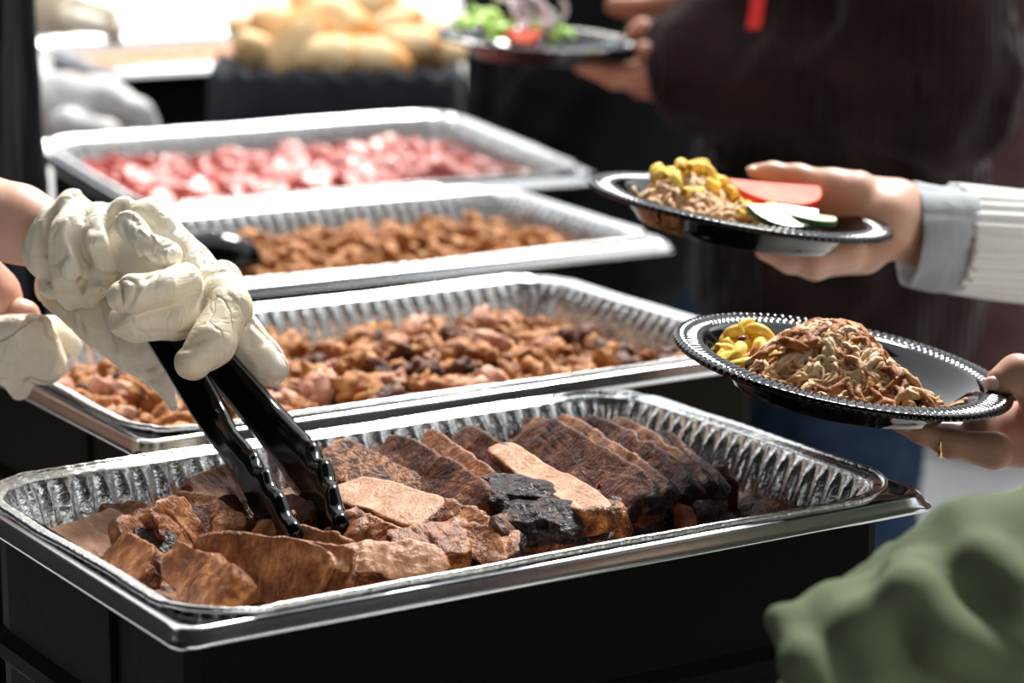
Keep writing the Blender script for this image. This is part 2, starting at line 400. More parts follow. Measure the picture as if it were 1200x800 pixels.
def foil_tray(x, y, yaw, L, W, label, tilt=0, seed=0, dz=.0035, wavy=1.0, dx=0, dy=0):
    root = empty('foil_tray', (x, y, 1.0+dz), (tilt, 0, yaw))
    rs = np.random.RandomState(seed)
    N = 720
    base, per = rrect(L, W, .055, N)
    flutes = int(per/.0145)
    def noise1(i, f, a): return a*math.sin(2*math.pi*f*i/N+seed)+a*.6*math.sin(2*math.pi*f*1.7*i/N+2.1*seed+1)
    fold = rs.rand(N//6+1)
    rings = []
    # wall from floor to rim. (inset, z, flute amplitude)
    for inset, z, am in [(.052, -.060, 0), (.045, -.0595, .0004), (.041, -.056, .0020), (.036, -.045, .0030), (.031, -.032, .0032), (.026, -.020, .0032), (.0215, -.010, .0028), (.0185, -.0055, .0012), (.0168, -.002, .0003), (.0155, -.0004, .0003)]:
        rg = []
        for i, (px, py, nx, ny, cw) in enumerate(base):
            f = math.sin(2*math.pi*flutes*i/N)
            f = math.copysign(abs(f)**.6, f)
            if cw > .02: f = .7*f+1.2*(fold[(i//6) % len(fold)]-.5)*cw
            d = -(inset-.0050)+am*f+noise1(i, 5, .0006)
            rg.append((px+nx*d+dx*0, py+ny*d, z))
        rings.append(rg)
    loft('basin', rings, M['foil'], root, close_bottom=True)
    rim = []
    for inset, z in [(.0155, -.0004), (.013, .0008), (.008, .0012), (.0045, .0010), (.003, .0022), (.0015, .0034), (0, .0032), (-.0012, .0016), (-.0008, -.0004), (.0012, -.0012), (.0035, -.0008)]:
        rg = []
        for i, (px, py, nx, ny, cw) in enumerate(base):
            cr = (fold[(i//6) % len(fold)]-.5) if cw > .05 else .35*math.sin(2*math.pi*i/5.0)
            d = -inset*.68+(noise1(i, 4, .0009)+noise1(i, 13, .0004))*wavy
            zz = z+cr*.0011*(1.4*max(cw, 0)+.35)+noise1(i, 3, .0007)*wavy
            rg.append((px+nx*d, py+ny*d, zz))
        rim.append(rg)
    loft('rim', rim, M['foil'], root)
    return tag(root, label, 'foil tray', 'foil trays of barbecue')

T1 = (-.0491, 1.7821, .5609, .558, .367); T2 = (-.1160, 2.2240, .5549, .5935, .386)
T3 = (-.1651, 2.7437, .5159, .560, .364); T4 = (-.2440, 3.2726, .4779, .582, .410)
T5 = (-.455, 4.46, .4779, .565, .37)
warmer(*T1, 'steel-framed black food warmer holding the sliced brisket', 'blackbox')
warmer(*T2, 'steel-framed dark brown food warmer holding the chunky pulled pork', 'brownbox')
warmer(*T3, 'steel-framed black food warmer holding the orange pulled pork and a spoon', 'blackbox', tilt=.012)
warmer(*T4, 'steel-framed black food warmer holding the sausage slices', 'blackbox', tilt=.06)
warmer(*T5, 'steel-framed black food warmer behind the bread basket', 'blackbox', tilt=.03)
def tl(T, u, v, z=0):
    """tray-local to world"""
    c, s = math.cos(T[2]), math.sin(T[2]); return Vector((T[0]+c*u-s*v, T[1]+s*u+c*v, 1.0+z))
FT = {1: (.540, .349), 2: (.574, .367), 3: (.541, .345), 4: (.563, .391), 5: (.546, .351)}
def ft(T, k, label, tilt=0, du=0, dv=0):
    p = tl(T, du, dv); return foil_tray(p.x, p.y, T[2], FT[k][0], FT[k][1], label, tilt, k)
ft(T1, 1, 'crinkled foil tray full of sliced brisket', dv=-.002, du=.0)
ft(T2, 2, 'foil tray heaped with chunky browned pulled pork')
ft(T3, 3, 'foil tray of finely pulled orange pork with black spoon', .012)
ft(T4, 4, 'foil tray of pink sausage slices', .06)
ft(T5, 5, 'foil tray of orange beans behind the bread basket', .03)

# ------------------------------------------------------------------ brisket
def slab_mesh(name, L, W, T, mats, seed, bend=0, ragged=1.0):
    """a cut slice: rounded oblong with a fatty rim, torn fibre ridges and an uneven face"""
    rs = np.random.RandomState(seed); n = 128
    ph = rs.rand(8)*6.28; taper = rs.uniform(-.18, .18); bow = rs.uniform(-.10, .16)
    out = []
    for k in range(n):
        a = 2*math.pi*k/n; c, s = math.cos(a), math.sin(a); e = 5.0
        r = (abs(c)**e+abs(s)**e)**(-1/e)
        x, y = r*c, r*s
        y = y*(1+taper*x)+bow*(1-x*x)
        x = x*(1+.05*math.sin(2.2*y+ph[0]))
        out.append((x*L/2, y*W/2))
    rows = [(.02, T/2)]+[(q_/14, T/2) for q_ in range(1, 13)]+[(.93, T/2*.99), (.975, T/2*.92), (1.0, T/2*.72), (1.005, T/2*.3), (1.0, -T/2*.2), (1.0, -T/2*.7), (.95, -T/2*.98), (.5, -T/2)]
    V = np.array([[x*sc, y*sc, z] for sc, z in rows for x, y in out]); Fc = []; mi = []
    P = V+rs.rand(3)*3
    side = np.repeat([1 if 14 <= q <= 18 else 0 for q in range(len(rows))], n)
    # soft undulation, torn fibres (ridges run across the slice) and pitted rim
    dz = fbm(P, .03, 2)*.0022+np.abs(vnoise(P*np.array([1, .22, .3]), .0045))*.0011*ragged+fbm(P, .008, 3)*.0005*ragged-.0018*np.exp(-(vnoise(P*np.array([1, .35, 1])+7, .018)/.06)**2)*max(0, ragged-.8)
    V[:, 2] += dz*np.sign(V[:, 2]+1e-6)
    rad = np.hypot(V[:, 0], V[:, 1])+1e-6
    dr = (fbm(P+5, .014, 3)*.0026*ragged+vnoise(P*np.array([1, 1, .15])+9, .004)*.0012*ragged)
    V[:, :2] *= (1+dr*(side+.35*(1-side)*(rad > .3*W))/rad)[:, None]
    V[:, 2] += bend*(V[:, 0]**2)/max(L, .001)+rs.uniform(-.06, .06)*V[:, 0]
    for q in range(len(rows)-1):
        for k in range(n):
            Fc.append((q*n+k, (q+1)*n+k, (q+1)*n+(k+1) % n, q*n+(k+1) % n)); mi.append(0 if q < 14 or q > 18 else 1)
    Fc.append(tuple(range(n))); mi.append(0)
    Fc.append(tuple((len(rows)-1)*n+k for k in range(n))[::-1]); mi.append(0)
    return mesh_obj(name, V, Fc, mats, None, True, mi)
GB = 'brisket slices in the front tray'
SLN = [0]
def slab(p0, p1, z, W, T, lean, face, edge, label, bend=0, ragged=1, z1=None, group=GB, name='brisket_slice'):
    SLN[0] += 1
    a = atz(p0[0], p0[1], 1+z); b = atz(p1[0], p1[1], 1+(z if z1 is None else z1))
    u = (b-a); L = u.length; u.normalize()
    s = Vector((0, 0, 1)).cross(u).normalized()
    if s.y > 0: s = -s
    v = (s*math.cos(math.radians(lean))-Vector((0, 0, 1))*math.sin(math.radians(lean)))
    v = (v-u*v.dot(u)).normalized(); nrm = u.cross(v)
    if nrm.z < 0: u = -u; nrm = u.cross(v)
    o = slab_mesh(name, L*1.04, W, T, [M[face], M[edge]], SLN[0]*13+5, bend, ragged)
    mid = (a+b)/2-nrm*(T/2)
    o.matrix_world = Matrix(((u.x, v.x, nrm.x, mid.x), (u.y, v.y, nrm.y, mid.y), (u.z, v.z, nrm.z, mid.z), (0, 0, 0, 1)))
    tag(o, label, 'brisket slice', group); return o
lit = 'browned brisket slice with torn grain at the left end of the front tray'
bark_l = 'dark crusted brisket slice in the shingled row towards the tray\'s right end'
# left end
slab((80, 642), (122, 630), -.013, .045, .022, 25, 'cut_pale', 'edge', 'small pinkish brisket end piece against the tray\'s left end wall')
slab((106, 628), (160, 614), -.012, .045, .022, 22, 'cut_pale', 'edge', 'pale brisket piece leaning on the fluted back wall')
slab((124, 642), (168, 666), -.010, .036, .020, 45, 'cut', 'edge', lit)
slab((150, 644), (192, 630), -.012, .040, .012, 52, 'cut', 'edge', lit, ragged=1.4)
slab((166, 634), (206, 618), -.010, .040, .012, 50, 'cut', 'edge', lit, ragged=1.3)
slab((192, 628), (236, 610), -.004, .044, .012, 54, 'cut', 'edge', lit, ragged=1.4)
slab((190, 592), (250, 606), -.006, .032, .016, 34, 'cut', 'edge', lit, ragged=1.3)
slab((222, 602), (276, 622), -.008, .030, .016, 40, 'cut', 'edge', lit, ragged=1.4)
slab((230, 578), (292, 564), -.008, .045, .030, 30, 'cut', 'edge', 'browned brisket slice against the back wall beside the tongs')
slab((200, 652), (268, 696), -.002, .032, .018, 48, 'cut', 'edge', 'curved ridged brisket slice at the front left rim of the tray', bend=.2, ragged=1.4)
slab((158, 652), (206, 650), -.014, .045, .02, 40, 'bark', 'bark', 'small charred brisket end among the left slices')
slab((286, 636), (405, 662), -.012, .040, .012, 58, 'cut', 'edge', 'thin brisket slice tucked behind the broad upright slice')
slab((228, 668), (380, 671), -.006, .044, .013, 64, 'cut', 'edge', 'broad brisket slice standing upright, flat brown face to the front rim', ragged=.6)
slab((215, 632), (300, 634), -.026, .05, .02, 35, 'cut_dark', 'edge', 'dark brisket slice beneath the tongs')
slab((342, 656), (414, 666), -.006, .032, .013, 56, 'cut', 'edge', 'short brisket slice overlapping the broad upright slice')
slab((386, 657), (520, 653), -.004, .026, .018, 40, 'cut_pale', 'edge', 'long pale brisket slice lying along the front rim', ragged=1.5)
slab((455, 640), (548, 630), -.003, .036, .02, 25, 'cut', 'edge', 'fibrous brown brisket piece behind the front rim', ragged=1.6)
slab((540, 630), (600, 640), -.008, .030, .02, 32, 'cut', 'bark', 'small split brisket piece beside the charred chunk', ragged=1.5)
slab((128, 612), (184, 600), -.014, .036, .014, 35, 'cut', 'edge', 'brown brisket slice lying at the foot of the fluted back wall')
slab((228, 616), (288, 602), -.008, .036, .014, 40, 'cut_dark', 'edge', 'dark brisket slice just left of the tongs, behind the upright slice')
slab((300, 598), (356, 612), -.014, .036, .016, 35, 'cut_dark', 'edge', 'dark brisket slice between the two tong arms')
slab((392, 616), (462, 634), -.006, .026, .014, 40, 'cut', 'edge', 'narrow brown brisket strip before the pale-topped slab', ragged=1.5)
slab((500, 596), (566, 622), -.004, .024, .016, 35, 'cut', 'edge', 'torn brisket strip leading up to the charred chunk', ragged=1.6)
slab((632, 622), (716, 614), -.008, .024, .018, 35, 'bark', 'edge', 'charred brisket strip along the front rim', ragged=1.6)
slab((750, 602), (838, 594), -.014, .026, .018, 35, 'cut_dark', 'bark', 'dark reddish brisket strip at the right end of the front rim', ragged=1.5)
# middle
slab((402, 568), (504, 600), .004, .040, .030, 14, 'cut_pale', 'edge', 'thick brisket slab with a flat pale top beside the tongs', ragged=.5)
slab((384, 531), (488, 572), -.002, .034, .030, 30, 'edge', 'edge', 'dark roasted brisket slab behind the pale-topped slab')
slab((444, 524), (552, 594), .002, .040, .022, 42, 'cut_dark', 'edge', 'long brisket slab with orange roasted fat edge')  # dark face colour takes in the shade on the slab's left side
slab((486, 519), (566, 578), .003, .038, .020, 44, 'cut', 'edge', 'brisket slab with a reddish glossy face and roasted end')
slab((528, 513), (606, 556), .000, .036, .020, 44, 'cut_dark', 'bark', 'dark-topped brisket slab against the back wall')
slab((578, 519), (698, 593), .010, .024, .022, 14, 'cut_pale', 'edge', 'long smooth pale brisket slice with roasted ends', ragged=.6)
slab((616, 508), (744, 584), .002, .040, .014, 42, 'cut_dark', 'bark', bark_l, ragged=1.3)
slab((642, 505), (768, 580), .002, .040, .014, 44, 'cut', 'bark', bark_l, ragged=1.3)
slab((672, 504), (792, 576), .000, .040, .014, 46, 'cut_dark', 'bark', bark_l, ragged=1.3)
slab((704, 508), (812, 578), -.004, .040, .014, 46, 'cut', 'bark', bark_l, ragged=1.3)
slab((738, 516), (836, 584), -.010, .040, .014, 46, 'cut_dark', 'bark', bark_l, ragged=1.3)
slab((690, 592), (775, 602), -.010, .030, .025, 30, 'cut_dark', 'bark', 'short dark brisket piece in front of the shingled row', ragged=1.4)
slab((600, 500), (660, 520), -.010, .03, .02, 30, 'cut_dark', 'bark', 'dark brisket end peeking out at the back wall')

def lump_mesh(name, r, mats, seed, sub=3, amp=.25, sc=1.0):
    bm = bmesh.new(); bmesh.ops.create_icosphere(bm, subdivisions=sub, radius=1)
    P = np.array([v.co[:] for v in bm.verts]); n = fbm(P+seed*3.7, .9*sc, 3)*amp
    for v, k in zip(bm.verts, n): v.co = Vector([v.co[i]*r[i]*(1+k) for i in range(3)])
    me = bpy.data.meshes.new(name); bm.to_mesh(me); bm.free()
    for m in mats: me.materials.append(m)
    me.polygons.foreach_set('use_smooth', [True]*len(me.polygons)); return me
def put(name, me, loc, rot=(0, 0, 0), sc=(1, 1, 1)):
    o = bpy.data.objects.new(name, me); COL.objects.link(o); o.location = loc; o.rotation_euler = rot; o.scale = sc; return o
# charred chunk
o = put('brisket_chunk', lump_mesh('brisket_chunk', (.024, .036, .014), [M['bark']], 11, 5, .28, .7), atz(604, 580, 1+.002), (.1, .1, .5))
tag(o, 'charred black brisket chunk in the middle of the front tray', 'brisket chunk')
o = put('brisket_chunk', lump_mesh('brisket_chunk', (.024, .030, .013), [M['bark']], 12, 5, .28, .7), atz(634, 608, 1-.004), (.1, -.1, .9))
tag(o, 'smaller charred brisket chunk at the front rim', 'brisket chunk')
o = put('brisket_chunk', lump_mesh('brisket_chunk', (.026, .03, .016), [M['bark']], 14, 4, .35, .6), atz(436, 626, 1-.020), (.1, -.1, .9))
tag(o, 'dark burnt brisket chunk in front of the pale-topped slab', 'brisket chunk')
# rubble pieces
rub = [lump_mesh('brisket_scrap', (.010, .007, .006), [M[k]], 20+i, 2, .5, .7) for i, k in enumerate(('bark', 'cut_dark', 'edge', 'cut', 'cut_dark'))]
for i in range(110):
    if i < 62:
        t = R.random(); px = 560+t*290; py = 640-t*48+R.uniform(-34, 2)+ (8 if t > .8 else 0); z = -.020+R.uniform(0, .012); k = R.choice((0, 0, 1, 1, 2, 4))
    elif i < 90:
        px = R.uniform(395, 560); py = 626+R.uniform(-20, 8); z = -.012; k = R.choice((2, 3, 1, 3))
    else:
        px = R.uniform(250, 400); py = 625+R.uniform(-25, 12); z = -.018; k = R.choice((0, 1, 3, 2))
    o = put('brisket_scrap', rub[k], atz(px, py, 1+z), (R.uniform(0, 6), R.uniform(0, 6), R.uniform(0, 6)), (R.uniform(.6, 1.7),)*3)
    lab = [('small crusty scrap of brisket along the front rim', 'brisket scraps along the front rim'), ('small brown scrap of brisket among the middle slices', 'brisket scraps among the middle slices'), ('small scrap of brisket around the tongs', 'brisket scraps around the tongs')][0 if i < 62 else 1 if i < 90 else 2]
    tag(o, lab[0].replace('small crusty scrap', 'small scrap').replace('small brown scrap', 'small scrap').replace('small scrap', ('small charred scrap', 'small dark scrap', 'small glossy roasted scrap', 'small brown scrap', 'small dark scrap')[k]), 'brisket scrap', lab[1])
def bed(name, T, k, hfun, m, label, cat, amp=.006, sc=.03):
    """lumpy bed of food filling a tray"""
    Lx, Wx = FT[k]; nx, ny = 90, 60
    V = []; Fc = []
    for j in range(ny+1):
        for i in range(nx+1):
            u = (i/nx-.5)*(Lx-.058); v = (j/ny-.5)*(Wx-.058)
            V.append((u, v, hfun(u, v)))
    V = np.array(V); V[:, 2] += fbm(V+k*5, sc, 3)*amp
    for j in range(ny):
        for i in range(nx):
            a = j*(nx+1)+i; Fc.append((a, a+1, a+nx+2, a+nx+1))
    nb = len(V); bot = V.copy()
    o = mesh_obj(name, V, Fc, m); o.location = (T[0], T[1], 1.0); o.rotation_euler = (0, 0, T[2])
    sm = o.modifiers.new('thickness', 'SOLIDIFY'); sm.thickness = .012; sm.offset = -1
    return tag(o, label, cat, kind='stuff')
def in_rr(u, v, L, W): return max(abs(u)/(L/2), abs(v)/(W/2))
bed('chopped_brisket', T1, 1, lambda u, v: -.028+.006*max(0, 1-in_rr(u, v, .5, .31)**3), M['mince'], 'dark chopped brisket under the slices', 'chopped brisket', .008, .025)

# ------------------------------------------------------------------ pulled pork trays
def chunk_set(base, mats, r, seed):
    out = []
    for i in range(10):
        a = R.uniform(.7, 1.6); out.append(lump_mesh(base, (r*a, r*R.uniform(.6, .9), r*R.uniform(.5, .8)), [M[mats[i % len(mats)]]], seed+i, 3, .55, .55))
    return out
def fill(T, k, meshes, n, hf, name, label, cat, group, smin=.7, smax=1.5, tilt=0, urange=(-1, 1)):
    Lx, Wx = FT[k][0]-.066, FT[k][1]-.066
    c = int(math.ceil(math.sqrt(n*Lx/Wx))); rws = int(math.ceil(n/c)); m = 0
    for a in range(c):
        for b in range(rws):
            if m >= n: break
            u = ((a+R.uniform(.0, 1))/c-.5)*Lx; v = ((b+R.uniform(.0, 1))/rws-.5)*Wx
            z = hf(u, v)+R.uniform(-.004, .006)+math.tan(tilt)*v
            if k == 3 and (tl(T, u, v, z)-at(258, 300, 2.64)).length < .062: z -= .014
            me_ = R.choice(meshes)
            o = put(name, me_, tl(T, u, v, z), (R.uniform(-.8, .8), R.uniform(-.8, .8), R.uniform(0, 6.28)), (R.uniform(smin, smax),)*3)
            tag(o, label(me_) if callable(label) else label, cat, group); m += 1
h2 = lambda u, v: -.029+.016*math.exp(-((u-.03)/.2)**2-((v+.03)/.10)**2)+.010*math.exp(-((u-.13)/.06)**2-((v-.04)/.06)**2)
bed('pulled_pork', T2, 2, lambda u, v: h2(u, v)-.008, M['pork_bed'], 'bed of shredded pork under the chunks in the second tray', 'pulled pork', .008, .02)
fill(T2, 2, chunk_set('pork_chunk', ('pork', 'pork', 'pork_pink', 'pork', 'pork_dark'), .0125, 40), 290, h2, 'pork_chunk', lambda me: {'pork_chunk_brown': 'golden brown', 'pork_chunk_dark': 'dark crusted', 'pork_chunk_pink': 'pale pink'}[me.materials[0].name]+' chunk of pulled pork in the tray behind the brisket', 'pork chunk', 'pork chunks in the second tray', .6, 1.35)
h3 = lambda u, v: -.031+.014*math.exp(-((u)/.22)**2-((v)/.10)**2)+.010*math.exp(-((u-.02)/.04)**2-((v-.07)/.05)**2)+.008*math.exp(-((u-.13)/.05)**2-((v-.0)/.05)**2)
bed('pulled_pork', T3, 3, lambda u, v: h3(u, v)-.004, M['pork_orange'], 'bed of finely pulled orange pork around the black spoon', 'pulled pork', .008, .02)
fill(T3, 3, chunk_set('pork_crumb', ('pork_orange', 'pork_orange', 'pork_orange', 'pork'), .0105, 60), 280, h3, 'pork_crumb', lambda me: ('small brown crumb' if me.materials[0].name == 'pork_chunk_brown' else 'small orange crumb')+' of pulled pork in the tray with the spoon', 'pork crumb', 'orange pork crumbs in the third tray', .7, 1.4, .012)
h5 = lambda u, v: -.012+.004*math.cos(u*9)
o = bed('baked_beans', T5, 5, h5, M['beans'], 'orange-brown beans filling the far foil tray', 'beans', .006, .02)

# sausage slices
def sausage_mesh(i):
    n = 18; r = .0135; t = .007
    V = []; Fc = []; mi = []
    rows = [(0, t/2), (.6, t/2), (.93, t/2), (1, t/2*.7), (1.02, 0), (1, -t/2*.7), (.93, -t/2), (0, -t/2)]
    for sc, z in rows:
        for k in range(n):
            a = 2*math.pi*k/n; V.append((r*sc*math.cos(a)*(1+.35*(i % 3)/2), r*sc*math.sin(a), z+(.0012 if sc > .5 and z > 0 else 0)))
    for q in range(len(rows)-1):
        for k in range(n): Fc.append((q*n+k, (q+1)*n+k, (q+1)*n+(k+1) % n, q*n+(k+1) % n)); mi.append(0 if q < 2 or q > 4 else 1)
    o = mesh_obj('sausage_slice', V, Fc, [M['sausage'], M['sausage_skin']], None, True, mi)
    me = o.data; bpy.data.objects.remove(o); return me
sm_ = [sausage_mesh(i) for i in range(3)]
h4 = lambda u, v: -.032+.012*math.exp(-((u)/.2)**2-((v+.02)/.12)**2)
bed('sausage_juice', T4, 4, lambda u, v: -.044+math.tan(.06)*v, M['sausage_skin'], 'red fatty juices under the sausage slices', 'juices', .004, .03)
fill(T4, 4, sm_, 210, h4, 'sausage_slice', lambda me: ('round', 'slightly oval', 'long oval')[sm_.index(me)]+' pink sausage slice in the foil tray before the bread basket', 'sausage slice', 'sausage slices in the fourth tray', .9, 1.45, .06)

# serving spoon in the third tray
sp = empty('serving_spoon', tuple(tl(T3, -.13, 0, 0)))
def rel(p, root): return Vector(p)-root.location
c = at(256, 302, 2.66)
V = []; Fc = []
n, m = 26, 9
for j in range(m):
    a = j/(m-1)*math.pi/2
    for k in range(n):
        b = 2*math.pi*k/n
        V.append(rel(c, sp)+Vector((.050*math.cos(a)*math.cos(b)-.006, .036*math.cos(a)*math.sin(b), .034*math.sin(a)-.006)))
for j in range(m-1):
    for k in range(n): Fc.append((j*n+k, j*n+(k+1) % n, (j+1)*n+(k+1) % n, (j+1)*n+k))
b_ = mesh_obj('bowl', V, Fc, M['tong'], sp); sd = b_.modifiers.new('thickness', 'SOLIDIFY'); sd.thickness = .003; sd.offset = -1
hp = smoothpath([rel(c, sp)+Vector((-.045, .0, 0)), rel(c, sp)+Vector((-.10, -.005, .02)), rel(c, sp)+Vector((-.17, -.015, .045)), rel(c, sp)+Vector((-.24, -.03, .06))])
v, f = tube(hp, .007, 10); mesh_obj('handle', v, f, M['tong'], sp)
tag(sp, 'black serving spoon face down in the orange pulled pork', 'spoon')

# ------------------------------------------------------------------ bread basket
bk = empty('bread_basket', (at(395, 120, 3.93).x, 3.93, TAB), (0, 0, .05))
rz = .305
def bring(L, W, z, wob=0, n=120):
    return [(p[0]*(1+wob*.012*math.sin(i*.9)), p[1]*(1+wob*.02*math.sin(i*.7+1)), z+wob*.006*math.sin(i*1.3)) for i, p in enumerate(rrect(L, W, .06, n)[0])]
loft('basket_body', [bring(.30, .22, 0), bring(.32, .24, .02), bring(.345, .265, rz-.03), bring(.345, .265, rz-.02), bring(.33, .25, rz-.02), bring(.30, .22, .02)], M['blackbox'], bk, close_bottom=True, close_top=True)
loft('cloth_lining', [bring(.353, .273, rz-.15, 1.6), bring(.36, .28, rz-.09, 1.3), bring(.355, .275, rz-.02, 1), bring(.345, .265, rz-.004, 1), bring(.33, .25, rz-.006, 1), bring(.31, .23, rz-.08, .3), bring(.30, .22, .06)], M['lining'], bk, close_top=True)
tag(bk, 'black cloth-lined bread basket beyond the sausage tray', 'basket')
bunm = [lump_mesh('bread_roll', (.055, .036, .030), [M['bun']], 80+i, 4, .10, .9) for i in range(4)]
for px, py, Y, yaw, tilt, s in [(300, 60, 3.88, 1.2, .5, .85), (345, 48, 3.86, .9, -.9, 1.0), (385, 66, 3.85, .1, 0, 1.05), (440, 70, 3.85, -.2, .2, .95), (480, 55, 3.90, .3, 0, .95), (518, 62, 3.93, 1.0, 0, .85), (335, 30, 3.96, .2, .2, 1.0), (400, 28, 3.93, -.5, .5, 1.1), (450, 35, 3.95, .4, -.3, 1.1), (425, 8, 3.97, 0, 0, 1.05), (375, 5, 4.0, .5, 0, 1.0), (490, 40, 3.99, .2, .1, .9), (300, 38, 3.99, .2, .3, .8)]:
    o = put('bread_roll', bunm[R.randrange(4)], at(px, py, Y), (0, tilt, yaw), (s, s, s))
    tag(o, 'golden bread roll heaped in the black basket', 'bread roll', 'bread rolls in the basket')

# ------------------------------------------------------------------ plates
def plate(c, tilt_axis_roll, rad, label):
    """c centre of rim plane; roll about the view axis"""
    root = empty('plate', tuple(c), tilt_axis_roll)
    N = 480; ribs = 120
    s = rad/.118
    prof_in = [(.0005, -.0185), (.040, -.0186), (.066, -.0188), (.0715, -.0180), (.074, -.0165), (.0765, -.0150), (.080, -.0135), (.088, -.0065), (.0945, -.0015), (.0965, -.0004), (.098, 0)]
    prof_rim = [(.098, 0), (.1000, .0010), (.1030, .0014), (.1070, .0014), (.1110, .0010), (.1130, .0004), (.1150, .0012), (.1168, .0008), (.118, -.0006), (.1182, -.0030), (.1172, -.0032), (.1165, -.0012)]
    prof_out = [(.1165, -.0012), (.108, -.0014), (.0985, -.002), (.0955, -.0035), (.0895, -.0085), (.0815, -.0155), (.0785, -.0185), (.0760, -.0225), (.0720, -.0232), (.0700, -.0205), (.0005, -.0205)]
    def lathe(pf, name, rib=False, n=N):
        rings = []
        for r, z in pf:
            rg = []
            for i in range(n):
                a = 2*math.pi*i/n; zz = z
                if rib and .0995 < r < .1135: zz += .0009*math.cos(ribs*a)
                if rib and r > .1155: r_ = r+.0004*math.cos(ribs*a)
                else: r_ = r
                rg.append((r_*s*math.cos(a), r_*s*math.sin(a), zz*s))
            rings.append(rg)
        return loft(name, rings, M['plate'], root)
    lathe(prof_in, 'well', n=160); lathe(prof_rim, 'beaded_rim', True); lathe(prof_out, 'underside', n=160)
    tag(root, label, 'plate'); return root
P1C = at(988, 425, 1.85); P2C = at(868, 240, 2.14); P3C = at(630, 44, 3.32)
r1 = (math.radians(2), math.radians(9.5), 0); r2 = (math.radians(-1.0), math.radians(9.3), 0); r3 = (math.radians(1), math.radians(3), 0)
pl1 = plate(P1C, r1, .1185, 'black plastic plate of pulled pork and macaroni held above the brisket tray')
pl2 = plate(P2C, r2, .1215, 'black plastic plate with macaroni, pork, tomato and cucumber held by white-sleeved person')
pl3 = plate(P3C, r3, .122, 'black plastic plate of salad held by person in brown')
from mathutils import Euler
def on(c, r, x, y, z): return Vector(c)+Euler(r).to_matrix()@Vector((x, y, z))
PZ = -.0185     # plate floor below the rim plane

def strands(name, c, r, n, hf, region, m, label, seed, rad=(.0010, .0022), ln=(.015, .045), kind='stuff', cat='pulled pork'):
    rs = random.Random(seed); V = []; Fc = []
    for i in range(n):
        x, y = region(rs)
        L = rs.uniform(*ln); a = rs.uniform(0, 6.28); pts = []
        cur = rs.uniform(-1.5, 1.5); zz = rs.uniform(-.5, .5)
        q = Vector((x, y, 0)); K = 7
        for k in range(K):
            t = k/(K-1)
            px_, py_ = q.x, q.y
            z = max(hf(px_, py_)+.0015+.004*math.sin(t*3.1)*rs.uniform(.3, 1)+zz*.004, plate_floor(px_, py_)+.002)
            rr_ = math.hypot(px_, py_)
            if rr_ > .088: px_, py_ = px_*.088/rr_, py_*.088/rr_; z = plate_floor(px_, py_)+.002
            pts.append(on(c, r, px_, py_, z))
            a += cur*.45+rs.uniform(-.5, .5); q = q+Vector((math.cos(a), math.sin(a), 0))*(L/K)
        rr = rs.uniform(*rad); rad_ = [rr*(.5+.9*math.sin(math.pi*(.12+.8*k/(K-1)))*rs.uniform(.7, 1.2)) for k in range(K)]
        v, f = tube(pts, rad_, 5); b = len(V); V += v; Fc += [tuple(j+b for j in g) for g in f]
    o = mesh_obj(name, V, Fc, m); return tag(o, label, cat, kind=kind)
def heap(name, c, r, hf, ext, m, label, cat, amp=.003, sc=.012, par=None):
    n = 56; V = []; Fc = []
    for j in range(n+1):
        for i in range(n+1):
            x = ext[0]+(ext[1]-ext[0])*i/n; y = ext[2]+(ext[3]-ext[2])*j/n
            V.append((x, y, hf(x, y)))
    V = np.array(V); V[:, 2] += fbm(V*1.0+3, sc, 3)*amp
    keep = (V[:, 2] > PZ-.0005) & (np.hypot(V[:, 0], V[:, 1]) < .072)
    W_ = [on(c, r, *v) for v in V]
    for j in range(n):
        for i in range(n):
            a = j*(n+1)+i; q = (a, a+1, a+n+2, a+n+1)
            if all(keep[k] for k in q): Fc.append(q)
    o = mesh_obj(name, W_, Fc, m); return tag(o, label, cat, kind='stuff')
def plate_floor(x, y):
    r = math.hypot(x, y)
    return PZ if r < .072 else PZ+(r-.072)*.75
def gmound(peaks):
    return lambda x, y: PZ-.004+sum(a*math.exp(-((x-mx)/sx)**2-((y-my)/sy)**2) for mx, my, sx, sy, a in peaks)
